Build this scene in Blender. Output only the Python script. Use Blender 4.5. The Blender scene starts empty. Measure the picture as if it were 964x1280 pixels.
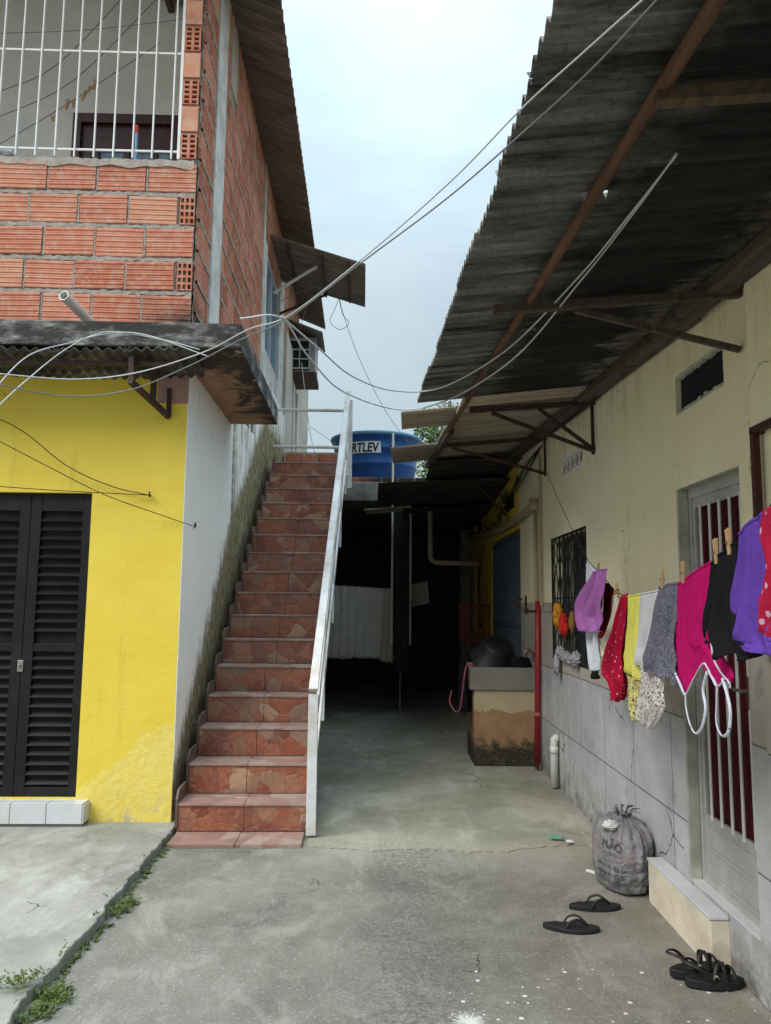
import bpy, bmesh, math, random
from math import sin, cos, pi, radians, sqrt, atan2, hypot
from mathutils import Vector, Matrix, noise as mnoise
random.seed(7)
R = random.uniform
SC = bpy.context.scene
COL = SC.collection

# ------------------------------------------------------------------ camera model (used to survey real positions)
F, CX, CY, H = 962., 482., 640., 1.55
TH, RO = math.atan(116/962.), 0.009
C0 = Vector((0, 0, H))
def ray(u, v):
    a, b = (u-CX)/F, (CY-v)/F
    x, y = a*cos(RO)-b*sin(RO), a*sin(RO)+b*cos(RO)
    return Vector((x, cos(TH)-y*sin(TH), y*cos(TH)+sin(TH)))
def aty(u, v, Y): r = ray(u, v); return C0+r*(Y/r.y)
def atx(u, v, X): r = ray(u, v); return C0+r*(X/r.x)
def atz(u, v, Z): r = ray(u, v); return C0+r*((Z-H)/r.z)
LA, LB = .735, .108                                    # the clothesline's vertical plane x = LA + LB*y
def gp(u, v, off=0):
    r = ray(u, v); s = (LA-off)/(r.x-LB*r.y); return C0+r*s
PS = 0.028                                             # the left house stands turned by this angle
OH = Vector((-1.455, 5.5, 0))
def HW(x, y, z): return Vector((OH.x+cos(PS)*x-sin(PS)*y, OH.y+sin(PS)*x+cos(PS)*y, z))
def HL(w):
    d = Vector(w)-OH; return Vector((cos(PS)*d.x+sin(PS)*d.y, -sin(PS)*d.x+cos(PS)*d.y, d.z))
def lx(u, v, X):
    r = ray(u, v); a = HL(C0); b = HL(C0+r)-a; return a+b*((X-a.x)/b.x)
def ly(u, v, Y):
    r = ray(u, v); a = HL(C0); b = HL(C0+r)-a; return a+b*((Y-a.y)/b.y)

# ------------------------------------------------------------------ mesh builder
class MB:
    def __init__(s, T=None): s.v = []; s.f = []; s.t = []; s.T = T
    def add(s, vs, fs, tint=.5, raw=False):
        n = len(s.v)
        s.v += [Vector(p) if (raw or s.T is None) else s.T(*p) for p in vs]
        s.f += [tuple(i+n for i in f) for f in fs]; s.t += [tint]*len(fs)
        return s
    def box(s, x0, x1, y0, y1, z0, z1, tint=.5):
        vs = [(x0,y0,z0),(x1,y0,z0),(x1,y1,z0),(x0,y1,z0),(x0,y0,z1),(x1,y0,z1),(x1,y1,z1),(x0,y1,z1)]
        return s.add(vs, [(0,3,2,1),(4,5,6,7),(0,1,5,4),(1,2,6,5),(2,3,7,6),(3,0,4,7)], tint)
    def bar(s, p, q, w, h, up=(0,0,1), tint=.5):
        p, q = Vector(p), Vector(q); d = (q-p).normalized(); u = Vector(up)
        a = d.cross(u)
        if a.length < 1e-4: a = d.cross(Vector((1,0,0)))
        a.normalize(); b = a.cross(d).normalized(); a *= w/2; b *= h/2
        vs = [p-a-b,p+a-b,p+a+b,p-a+b,q-a-b,q+a-b,q+a+b,q-a+b]
        return s.add(vs, [(0,3,2,1),(4,5,6,7),(0,1,5,4),(1,2,6,5),(2,3,7,6),(3,0,4,7)], tint, raw=True)
    def tube(s, pts, r, seg=8, cap=True, flat=1.0, tint=.5):
        pts = [Vector(p) for p in pts]; n = len(pts); rs = r if isinstance(r, (list,tuple)) else [r]*n
        t0 = (pts[1]-pts[0]).normalized(); a = t0.orthogonal().normalized(); vs = []; fs = []
        for i, p in enumerate(pts):
            t = (pts[min(i+1,n-1)]-pts[max(i-1,0)]).normalized()
            a = (a-t*a.dot(t)).normalized(); b = t.cross(a)
            for k in range(seg):
                w = 2*pi*k/seg; vs.append(p+a*cos(w)*rs[i]+b*sin(w)*rs[i]*flat)
        for i in range(n-1):
            for k in range(seg):
                j = (k+1)%seg; fs.append((i*seg+k, i*seg+j, (i+1)*seg+j, (i+1)*seg+k))
        if cap: fs += [tuple(range(seg-1,-1,-1)), tuple(range((n-1)*seg, n*seg))]
        return s.add(vs, fs, tint, raw=True)
    def lathe(s, c, prof, seg=32, M=None, cap=False, tint=.5):
        vs = []; fs = []; c = Vector(c)
        for (r, z) in prof:
            for k in range(seg):
                p = Vector((r*cos(2*pi*k/seg), r*sin(2*pi*k/seg), z))
                vs.append(c+(M@p if M else p))
        n = len(prof)
        for i in range(n-1):
            for k in range(seg):
                j = (k+1)%seg; fs.append((i*seg+k, i*seg+j, (i+1)*seg+j, (i+1)*seg+k))
        if cap: fs += [tuple(range(seg-1,-1,-1)), tuple(range((n-1)*seg, n*seg))]
        return s.add(vs, fs, tint, raw=True)
    def prism(s, poly, z0, z1, M=None, tint=.5):
        n = len(poly); f = (lambda p: M@Vector(p)) if M else Vector
        vs = [f((x,y,z0)) for x, y in poly]+[f((x,y,z1)) for x, y in poly]
        fs = [tuple(range(n-1,-1,-1)), tuple(range(n,2*n))]+[(i,(i+1)%n,n+(i+1)%n,n+i) for i in range(n)]
        return s.add(vs, fs, tint, raw=True)
    def wall(s, x0, x1, z0, z1, th, holes=(), tint=.5, back=True):
        """a wall in (x, depth, z): front at depth 0, back at depth th; s.T maps it"""
        xs = sorted(set([x0,x1]+[min(max(h[i],x0),x1) for h in holes for i in (0,1)]))
        zs = sorted(set([z0,z1]+[min(max(h[i],z0),z1) for h in holes for i in (2,3)]))
        solid = {}
        for i in range(len(xs)-1):
            for j in range(len(zs)-1):
                cx, cz = (xs[i]+xs[i+1])/2, (zs[j]+zs[j+1])/2
                solid[i,j] = not any(h[0]<cx<h[1] and h[2]<cz<h[3] for h in holes)
        for (i,j), ok in solid.items():
            if not ok: continue
            a,b,c,d = xs[i],xs[i+1],zs[j],zs[j+1]
            s.add([(a,0,c),(b,0,c),(b,0,d),(a,0,d)], [(0,1,2,3)], tint)
            if back: s.add([(a,th,c),(b,th,c),(b,th,d),(a,th,d)], [(3,2,1,0)], tint)
            if not solid.get((i-1,j)): s.add([(a,0,c),(a,th,c),(a,th,d),(a,0,d)], [(3,2,1,0)], tint)
            if not solid.get((i+1,j)): s.add([(b,0,c),(b,th,c),(b,th,d),(b,0,d)], [(0,1,2,3)], tint)
            if not solid.get((i,j-1)): s.add([(a,0,c),(b,0,c),(b,th,c),(a,th,c)], [(3,2,1,0)], tint)
            if not solid.get((i,j+1)): s.add([(a,0,d),(b,0,d),(b,th,d),(a,th,d)], [(0,1,2,3)], tint)
        return s
    def corr(s, pos, Lw, Ll, pitch, amp, th=.006, ph=0., nl=4, holes=(), tint=.5, samp=6):
        """corrugated sheet: pos(a,b) is the base point, waves run along b"""
        na = max(2, int(round(Lw/pitch*samp))); vs = []; fs = []; tl = []
        for layer in (0, 1):
            for i in range(na+1):
                a = Lw*i/na; w = amp*cos(2*pi*a/pitch+ph)
                for j in range(nl+1):
                    p = Vector(pos(a, Ll*j/nl)); p.z += w-(th if layer else 0); vs.append(p)
        m = nl+1; o = (na+1)*m
        for i in range(na):
            for j in range(nl):
                q = (i*m+j, (i+1)*m+j, (i+1)*m+j+1, i*m+j+1)
                c = sum((vs[k] for k in q), Vector())/4
                if any(hypot(c.x-h[0], c.y-h[1]) < h[2] for h in holes): continue
                fs += [q, tuple(k+o for k in reversed(q))]; tl += [min(1, max(0, tint+.6*cos(2*pi*Lw*(i+.5)/na/pitch+ph)))]*2  # shading of the waves painted into the tint: crests lighter, troughs darker
        for i in range(na):
            fs += [(i*m, i*m+o, (i+1)*m+o, (i+1)*m), (i*m+nl, (i+1)*m+nl, (i+1)*m+nl+o, i*m+nl+o)]
        for j in range(nl):
            fs += [(j, j+1, j+1+o, j+o), (na*m+j, na*m+j+o, na*m+j+1+o, na*m+j+1)]
        n0 = len(s.t); s.add(vs, fs, tint, raw=True); s.t[n0:n0+len(tl)] = tl; return s

FR = {}
def link(o): COL.objects.link(o); return o
def tag(o, label=None, cat=None, group=None, kind=None):
    if label: o['label'] = label
    if cat: o['category'] = cat
    if group: o['group'] = group
    if kind: o['kind'] = kind
    return o
def thing(name, loc, label, cat, rz=0, group=None):
    o = link(bpy.data.objects.new(name, None)); o.location = loc; o.rotation_euler = (0, 0, rz)
    o.empty_display_size = .2
    FR[o.name] = (Vector(loc), rz); return tag(o, label, cat, group)
def build(mb, name, mat, parent=None, origin=None, smooth=False, bevel=0, tri=False, label=None):
    if parent: loc, rz = FR[parent.name]
    else:
        if origin is None:
            n = len(mb.v); xs = [p.x for p in mb.v]; ys = [p.y for p in mb.v]; zs = [p.z for p in mb.v]
            origin = ((min(xs)+max(xs))/2, (min(ys)+max(ys))/2, min(zs))
        loc, rz = Vector(origin), 0
    M = Matrix.Rotation(-rz, 3, 'Z')
    me = bpy.data.meshes.new(name); me.from_pydata([tuple(M@(p-loc)) for p in mb.v], [], mb.f)
    at = me.attributes.new('tint', 'FLOAT', 'FACE')
    for i, t in enumerate(mb.t): at.data[i].value = t
    me.materials.append(mat); me.validate(); me.update()
    if smooth:
        for p in me.polygons: p.use_smooth = True
    o = link(bpy.data.objects.new(name, me))
    if parent: o.parent = parent
    else: o.location = loc
    FR[o.name] = (loc, rz)
    if bevel:
        b = o.modifiers.new('bevel', 'BEVEL'); b.width = bevel; b.segments = 2; b.limit_method = 'ANGLE'; b.angle_limit = radians(40)
    if label: o['label'] = label
    return o
def copy_tree(o, parent=None):
    c = o.copy(); link(c)
    if parent: c.parent = parent
    for ch in list(o.children): copy_tree(ch, c)
    return c
def spline(pts, n=8):
    pts = [Vector(p) for p in pts]; out = []
    P = [pts[0]*2-pts[1]]+pts+[pts[-1]*2-pts[-2]]
    for i in range(1, len(P)-2):
        a, b, c, d = P[i-1:i+3]
        for k in range(n):
            t = k/n
            out.append(.5*((2*b)+(c-a)*t+(2*a-5*b+4*c-d)*t*t+(3*b-a-3*c+d)*t**3))
    out.append(pts[-1]); return out
def nz(*p): return mnoise.noise(Vector(p))

# ------------------------------------------------------------------ shader helper
class Sh:
    def __init__(s, name):
        s.mat = bpy.data.materials.new(name); s.mat.use_nodes = True
        s.nt = s.mat.node_tree; s.b = s.nt.nodes['Principled BSDF']; s.out = s.nt.nodes['Material Output']
        s.b.inputs['Roughness'].default_value = .8; s.b.inputs['Specular IOR Level'].default_value = .3
        s.co = None
    def n(s, t): return s.nt.nodes.new(t)
    def put(s, sock, v):
        if isinstance(v, bpy.types.NodeSocket): s.nt.links.new(v, sock)
        elif isinstance(v, (tuple, list)): sock.default_value = tuple(v)+((1,) if len(v) == 3 and len(sock.default_value) == 4 else ())
        else: sock.default_value = v
    def obj(s):
        if not s.co: s.co = s.n('ShaderNodeTexCoord').outputs['Object']
        return s.co
    def scaled(s, v, off=(0,0,0)):
        m = s.n('ShaderNodeMapping'); s.put(m.inputs['Vector'], s.obj()); m.inputs['Scale'].default_value = v; m.inputs['Location'].default_value = off
        return m.outputs[0]
    def noise(s, scale, detail=6, rough=.6, vec=None, dist=0):
        t = s.n('ShaderNodeTexNoise'); s.put(t.inputs['Vector'], vec or s.obj()); t.inputs['Scale'].default_value = scale
        t.inputs['Detail'].default_value = detail; t.inputs['Roughness'].default_value = rough; t.inputs['Distortion'].default_value = dist
        return t.outputs['Fac']
    def vor(s, scale, feature='F1', out='Distance', vec=None, rand=1):
        t = s.n('ShaderNodeTexVoronoi'); t.feature = feature; s.put(t.inputs['Vector'], vec or s.obj()); t.inputs['Scale'].default_value = scale
        t.inputs['Randomness'].default_value = rand
        return t.outputs[out]
    def mixv(s, k):
        nn = s.n('ShaderNodeTexNoise'); s.put(nn.inputs['Vector'], s.obj()); nn.inputs['Scale'].default_value = 4; nn.inputs['Detail'].default_value = 6
        a = s.n('ShaderNodeVectorMath'); a.operation = 'SCALE'; s.put(a.inputs[0], nn.outputs['Color']); a.inputs['Scale'].default_value = k*2
        b = s.n('ShaderNodeVectorMath'); b.operation = 'ADD'; s.put(b.inputs[0], s.obj()); s.put(b.inputs[1], a.outputs[0]); return b.outputs[0]
    def xyz(s, vec=None):
        t = s.n('ShaderNodeSeparateXYZ'); s.put(t.inputs[0], vec or s.obj()); return t.outputs
    def m(s, op, a, b=0., c=None, clamp=False):
        t = s.n('ShaderNodeMath'); t.operation = op; t.use_clamp = clamp; s.put(t.inputs[0], a); s.put(t.inputs[1], b)
        if c is not None: s.put(t.inputs[2], c)
        return t.outputs[0]
    def rng(s, v, a, b, c=0., d=1., smooth=False):
        t = s.n('ShaderNodeMapRange'); t.clamp = True
        if smooth: t.interpolation_type = 'SMOOTHSTEP'
        s.put(t.inputs[0], v)
        for k, x in zip((1,2,3,4), (a,b,c,d)): s.put(t.inputs[k], x)
        return t.outputs[0]
    def mix(s, f, a, b, blend='MIX'):
        t = s.n('ShaderNodeMix'); t.data_type = 'RGBA'; t.blend_type = blend
        s.put(t.inputs[0], f); s.put(t.inputs[6], a); s.put(t.inputs[7], b); return t.outputs[2]
    def ramp(s, f, stops, const=False):
        t = s.n('ShaderNodeValToRGB'); s.put(t.inputs[0], f); e = t.color_ramp.elements
        if const: t.color_ramp.interpolation = 'CONSTANT'
        while len(e) < len(stops): e.new(.5)
        for k, (p, c) in zip(e, stops): k.position = p; k.color = tuple(c)+(1,)
        return t.outputs[0]
    def attr(s, name='tint'):
        t = s.n('ShaderNodeAttribute'); t.attribute_name = name; return t.outputs['Fac']
    def bump(s, h, strength=.4, dist=.01, nrm=None):
        t = s.n('ShaderNodeBump'); s.put(t.inputs['Height'], h); t.inputs['Strength'].default_value = strength; t.inputs['Distance'].default_value = dist
        if nrm: s.put(t.inputs['Normal'], nrm)
        return t.outputs[0]
    def set(s, col=None, rough=None, nrm=None, metal=None, spec=None, alpha=None, trans=None):
        for k, v in (('Base Color', col), ('Roughness', rough), ('Normal', nrm), ('Metallic', metal), ('Specular IOR Level', spec), ('Alpha', alpha), ('Transmission Weight', trans)):
            if v is not None: s.put(s.b.inputs[k], v)
        return s.mat
def hsv_var(c, k): return tuple(max(0, min(1, x*k)) for x in c)
def plain(name, c, rough=.7, var=.15, scale=8, bump=.15, bscale=60, metal=0, spec=.3, dirt=None, dirtamt=.35):
    s = Sh(name); n = s.noise(scale)
    col = s.mix(s.rng(n, .3, .7), hsv_var(c, 1-var), hsv_var(c, 1+var))
    if dirt: col = s.mix(s.m('MULTIPLY', s.rng(s.noise(scale*.45, 8, .7), .45, .7), dirtamt), col, dirt)
    return s.set(col, rough, s.bump(s.noise(bscale, 4), bump, .005), metal, spec)

# ---- materials
M = {}
def mk_ground(name, base, dark, light, scale=1., green=0, specks=False, yard=False, lipband=False):
    s = Sh(name); x, y, z = s.xyz()
    big = s.noise(.9*scale, 8, .65, dist=.4); mid = s.noise(5*scale, 8, .7); fine = s.noise(55*scale, 5, .75); grit = s.vor(170*scale)
    c = s.mix(s.rng(big, .38, .62), dark, base)
    c = s.mix(s.m('MULTIPLY', s.rng(mid, .5, .75), .6), c, light)
    c = s.mix(s.m('MULTIPLY', s.rng(fine, .52, .72), .22), c, hsv_var(dark, .7))
    c = s.mix(s.m('MULTIPLY', s.rng(s.noise(120, 3, .6), .60, .72), .2), c, hsv_var(light, 1.2))
    c = s.mix(s.m('MULTIPLY', s.rng(s.noise(2.3, 7, .75, dist=1.2), .55, .70), .6), c, hsv_var(dark, .6))
    c = s.mix(s.m('MULTIPLY', s.rng(s.noise(1.7, 7, .7, vec=s.scaled((1.6,.6,1),(7,3,0)), dist=.8), .52, .68), .55), c, hsv_var(light, 1.15))
    c = s.mix(s.m('MULTIPLY', s.m('LESS_THAN', s.vor(.9, 'DISTANCE_TO_EDGE', vec=s.mixv(.16)), .0035), s.m('GREATER_THAN', s.noise(.8, 3), .60)), c, hsv_var(dark, .45))
    if green: c = s.mix(s.m('MULTIPLY', s.rng(s.noise(1.3, 6, .7), .42, .66), green), c, (.11, .115, .055))
    if lipband: c = s.mix(s.m('MULTIPLY', s.rng(s.m('ADD', y, s.m('MULTIPLY', s.noise(6, 6, .7), .5)), 5.75, 5.35), .6), c, s.mix(s.rng(s.noise(40, 5, .8), .4, .6), (.24,.225,.17), (.44,.42,.35)))
    if yard: c = s.mix(s.m('MULTIPLY', s.m('MULTIPLY', s.rng(s.m('ADD', y, s.m('MULTIPLY', s.noise(4, 7, .75), .9)), 5.0, 5.6), s.rng(x, -.8, -.3)), .7), c, (.33,.32,.27))
    if yard:   # rough exposed-aggregate strip, sandy stain, long stains
        d = s.m('ABSOLUTE', s.m('ADD', s.m('SUBTRACT', x, .18), s.m('MULTIPLY', s.m('SUBTRACT', s.noise(2, 4), .5), .9)))
        strip = s.m('MULTIPLY', s.rng(d, .05, .42, 1, 0), s.rng(s.noise(34, 5, .8), .42, .62))
        c = s.mix(s.m('MULTIPLY', strip, .75), c, (.075, .074, .068))
        c = s.mix(s.m('MULTIPLY', s.rng(s.noise(70, 2, .5), .60, .66), .45), c, (.36, .40, .36))
        c = s.mix(s.m('MULTIPLY', s.m('MULTIPLY', s.rng(x, .35, 1.3), s.rng(s.noise(1.6, 5, .7), .35, .65)), .45), c, (.20, .165, .115))
    if specks:
        v = s.n('ShaderNodeTexVoronoi'); s.put(v.inputs['Vector'], s.obj()); v.inputs['Scale'].default_value = 24
        keep = s.m('GREATER_THAN', s.xyz(v.outputs['Color'])[0], .42)
        size = s.m('MULTIPLY', s.xyz(v.outputs['Color'])[1], .24)
        dd = s.m('ADD', v.outputs['Distance'], s.m('MULTIPLY', s.m('SUBTRACT', s.noise(90, 3), .5), .25))
        spot = s.m('LESS_THAN', dd, size)
        zone = s.m('MULTIPLY', s.rng(y, 3.75, 3.35, 0, 1), s.rng(s.m('ADD', x, s.m('MULTIPLY', s.noise(2), .6)), .35, .8))
        zone = s.m('GREATER_THAN', zone, s.noise(7, 2))
        k = s.m('MULTIPLY', s.m('MULTIPLY', spot, keep), zone)
        sx, sy = s.m('SUBTRACT', x, .33), s.m('SUBTRACT', y, 3.10)
        rr = s.m('SQRT', s.m('ADD', s.m('MULTIPLY', sx, sx), s.m('MULTIPLY', sy, sy)))
        ang = s.m('ARCTAN2', sy, sx)
        cmb = s.n('ShaderNodeCombineXYZ'); s.put(cmb.inputs[0], s.m('MULTIPLY', ang, 4.)); s.put(cmb.inputs[1], s.m('MULTIPLY', rr, 6.))
        rad = s.m('MULTIPLY_ADD', s.noise(2.6, 4, .8, vec=cmb.outputs[0]), .34, -.125)
        k = s.m('MAXIMUM', k, s.m('LESS_THAN', rr, rad))
        c = s.mix(s.m('MULTIPLY', k, .9), c, (.66, .66, .63))
    h = s.m('ADD', s.m('MULTIPLY', fine, .7), s.m('ADD', s.m('MULTIPLY', mid, 1.2), s.m('MULTIPLY', grit, .35)))
    return s.set(c, s.rng(fine, .3, .7, .72, .95), s.bump(h, .38, .012), spec=.25)
M['yard'] = mk_ground('yard_concrete', (.225,.215,.187), (.14,.133,.113), (.335,.322,.285), specks=True, yard=True)
M['alley'] = mk_ground('alley_concrete', (.34,.335,.275), (.22,.222,.18), (.43,.42,.355), scale=.8, green=.45, lipband=True)
M['pave'] = mk_ground('pavement_concrete', (.34,.33,.30), (.20,.195,.175), (.46,.45,.42), green=.15)
M['earth'] = mk_ground('earth', (.20,.18,.15), (.13,.115,.09), (.27,.25,.22), scale=.3)

def mk_yellow():
    s = Sh('yellow_paint'); x, y, z = s.xyz()
    n = s.noise(2.2, 6, .6); w = s.noise(3.2, 3, .5)
    c = s.mix(s.rng(n, .3, .7), (.68,.50,.045), (.75,.57,.07))
    edge = s.m('ADD', s.m('MULTIPLY', s.rng(x, -.75, .0), .55), s.m('ADD', s.m('MULTIPLY', s.m('SUBTRACT', w, .5), .5), s.m('MULTIPLY', s.m('SUBTRACT', s.noise(17, 5, .7), .5), .16)))
    patch = s.m('LESS_THAN', z, s.m('ADD', .18, edge))
    c = s.mix(s.m('MULTIPLY', patch, .38), c, s.mix(s.rng(s.noise(9), .35, .65), (.76,.62,.16), (.80,.70,.30)))
    c = s.mix(s.m('MULTIPLY', s.rng(z, .28, .02), s.rng(s.noise(9, 6, .7), .5, .62)), c, (.42,.35,.24))
    c = s.mix(s.m('MULTIPLY', s.rng(s.noise(40, 3), .66, .72), .5), c, (.25,.17,.03))
    c = s.mix(s.m('MULTIPLY', s.rng(s.noise(1., 8, .75, vec=s.scaled((7,7,.7))), .55, .72), .35), c, (.44,.30,.05))
    c = s.mix(s.m('MULTIPLY', s.m('LESS_THAN', s.vor(1.3, 'DISTANCE_TO_EDGE', vec=s.mixv(.15)), .003), s.m('GREATER_THAN', s.noise(1.2, 3), .61)), c, (.42,.30,.04))
    return s.set(c, .55, s.bump(s.m('ADD', s.m('MULTIPLY', s.noise(4, 8, .7), 1.6), s.m('MULTIPLY', patch, s.m('MULTIPLY', s.noise(14, 8, .7), 2.2))), .45, .012), spec=.35)
M['yellow'] = mk_yellow()
def mk_side():     # lower side wall, whitewashed, mossy along the stairs (local frame of the house)
    s = Sh('whitewash_with_moss'); x, y, z = s.xyz()
    c = s.mix(s.rng(s.noise(3), .35, .65), (.86,.835,.78), (.90,.88,.83))
    c = s.mix(s.m('MULTIPLY', s.rng(s.noise(9, 8, .75), .56, .66), s.rng(z, 2.4, 3.4)), c, (.42,.36,.24))
    far = s.rng(s.m('ADD', y, s.m('MULTIPLY', s.noise(5), .06)), 1.95, 1.97)
    hgt = s.m('SUBTRACT', z, s.m('MULTIPLY_ADD', s.m('MINIMUM', y, 4.), .7545, .28))             # above the line of the steps
    streak = s.m('ADD', s.m('MULTIPLY', s.noise(1., 8, .75, vec=s.scaled((5, 7, 2.6))), .5), s.m('MULTIPLY', s.noise(8, 9, .8), .5))
    lim = s.m('MULTIPLY_ADD', streak, 1.1, s.rng(y, 0., 2.0, -.36, .12))
    moss = s.rng(s.m('SUBTRACT', lim, hgt), -.06, .16)
    mc = s.ramp(s.noise(22, 8, .75, vec=s.scaled((1,1,.45))), [(.3,(.05,.043,.03)),(.43,(.13,.108,.062)),(.53,(.26,.215,.11)),(.66,(.46,.42,.30))])
    dirty = s.m('MULTIPLY', far, s.m('MULTIPLY', s.rng(s.noise(1., 8, .75, vec=s.scaled((6,9,1.3),(3,1,2))), .48, .6), .75))
    c = s.mix(dirty, c, (.22,.20,.15))
    c = s.mix(s.m('MULTIPLY', s.m('MULTIPLY', far, s.rng(y, 2.25, 1.97)), s.rng(s.noise(11, 6, .7), .35, .55)), c, (.17,.15,.10))
    c = s.mix(moss, c, mc)
    return s.set(c, .9, s.bump(s.m('ADD', s.noise(6, 8, .7), s.m('MULTIPLY', moss, s.noise(45, 6, .8))), .5, .015))
M['side'] = mk_side()
def mk_brick(dark=1.):
    s = Sh('hollow_brick_clay'); t = s.attr()
    c = s.ramp(t, [(0,(.34,.11,.06)),(.35,(.46,.15,.085)),(.7,(.55,.215,.135)),(1,(.60,.29,.18))])
    c = s.mix(s.m('MULTIPLY', s.rng(s.noise(14, 8, .75), .46, .68), .7), c, (.56,.40,.32))
    c = s.mix(s.m('MULTIPLY', s.rng(s.noise(3, 8, .75), .52, .7), .5), c, (.22,.10,.07))
    x, y, z = s.xyz()
    soot = s.m('MULTIPLY', s.rng(s.m('ADD', z, s.m('MULTIPLY', s.noise(4, 8, .7), .9)), 4.3, 4.05), s.rng(s.m('SUBTRACT', x, s.m('MULTIPLY', s.noise(6), .5)), -.75, -.35))
    c = s.mix(s.m('MULTIPLY', soot, .92), c, (.030,.027,.024))
    return s.set(c, .85, s.bump(s.noise(60, 5, .7), .3, .006))
M['brick'] = mk_brick()
def mk_mortar():
    s = Sh('mortar'); c = s.ramp(s.noise(18, 8, .75), [(.3,(.22,.195,.165)),(.5,(.34,.31,.27)),(.7,(.47,.43,.385))])
    return s.set(c, .95, s.bump(s.noise(70, 6, .8), .7, .012))
M['mortar'] = mk_mortar()
def mk_slab():
    s = Sh('sooty_concrete'); x, y, z = s.xyz()
    n = s.noise(1., 8, .75, vec=s.scaled((3,3,9))); n2 = s.noise(2.1, 8, .7, dist=.8)
    c = s.ramp(n, [(.30,(.014,.013,.012)),(.50,(.045,.042,.038)),(.59,(.15,.145,.135)),(.69,(.40,.39,.365))])
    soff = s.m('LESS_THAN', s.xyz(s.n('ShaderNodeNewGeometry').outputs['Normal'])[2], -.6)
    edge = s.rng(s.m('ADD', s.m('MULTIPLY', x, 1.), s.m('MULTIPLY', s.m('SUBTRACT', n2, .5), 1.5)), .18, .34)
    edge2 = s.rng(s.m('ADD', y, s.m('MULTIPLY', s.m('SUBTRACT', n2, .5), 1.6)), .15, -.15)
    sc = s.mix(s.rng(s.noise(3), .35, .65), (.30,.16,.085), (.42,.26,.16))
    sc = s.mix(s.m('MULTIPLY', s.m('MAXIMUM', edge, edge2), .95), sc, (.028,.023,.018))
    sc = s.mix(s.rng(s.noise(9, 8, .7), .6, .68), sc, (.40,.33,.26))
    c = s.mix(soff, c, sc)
    return s.set(c, .9, s.bump(s.noise(18, 8, .75), .6, .015))
M['slab'] = mk_slab()
def mk_roofsheet(name, pale=(.34,.33,.31), dark=(.022,.022,.022), brown=(.14,.115,.09), lo=.38, hi=.68, stain=True, ax=0):
    s = Sh(name); x, y, z = s.xyz()
    st = (1.3, 15, 3)
    n = s.noise(1., 9, .75, vec=s.scaled(st)); b = s.noise(1.1, 6, .65, dist=.6)
    c = s.mix(s.rng(n, lo, hi), dark, pale)
    c = s.mix(s.m('MULTIPLY', s.rng(s.noise(1., 8, .7, vec=s.scaled(st, (5,3,1))), .5, .68), .55), c, brown)
    c = s.mix(s.m('MULTIPLY', s.rng(s.noise(60, 5, .8), .5, .68), .55), c, hsv_var(dark, .7))
    if name.startswith('weathered'):      # soot in the middle of the sheets, cleaner tan fibre near the wall
        xx = s.m('ADD', x, s.m('MULTIPLY', s.m('SUBTRACT', s.noise(1., 7, .7, vec=s.scaled((2.5,5,1),(3,3,3))), .5), .9))
        soot = s.m('MULTIPLY', s.rng(xx, -.95, -.70), s.rng(xx, -.12, -.28))
        c = s.mix(s.m('MULTIPLY', soot, .88), c, (.012,.012,.013))
        c = s.mix(s.m('MULTIPLY', s.rng(xx, -.22, -.10), .8), c, s.mix(s.rng(n, .35, .65), (.12,.09,.06), (.31,.255,.18)))
    elif stain: c = s.mix(s.m('MULTIPLY', s.rng(b, .46, .60), .8), c, hsv_var(dark, .75))
    t = s.attr(); c = s.mix(.55, c, s.mix(1, c, s.ramp(t, [(0,(.45,.45,.45)),(1,(1.25,1.2,1.1))]), 'MULTIPLY'))  # sheet tone plus the painted wave shading
    return s.set(c, .9, s.bump(s.noise(45, 6, .8), .5, .006))
M['roof'] = mk_roofsheet('weathered_fibre_cement')
M['roofclean'] = mk_roofsheet('brown_fibre_cement', pale=(.44,.37,.295), dark=(.19,.155,.125), lo=.3, hi=.6, stain=False)
M['roofdark'] = mk_roofsheet('blackened_fibre_cement', pale=(.10,.09,.08), dark=(.025,.023,.022), lo=.45, hi=.7)
M['eave'] = mk_roofsheet('eave_fibre_cement', pale=(.33,.28,.24), dark=(.12,.095,.08), brown=(.24,.18,.14), stain=False, ax=0)
M['canopy'] = mk_roofsheet('canopy_fibre_cement', pale=(.32,.28,.235), dark=(.14,.115,.095), stain=False, ax=0)
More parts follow.
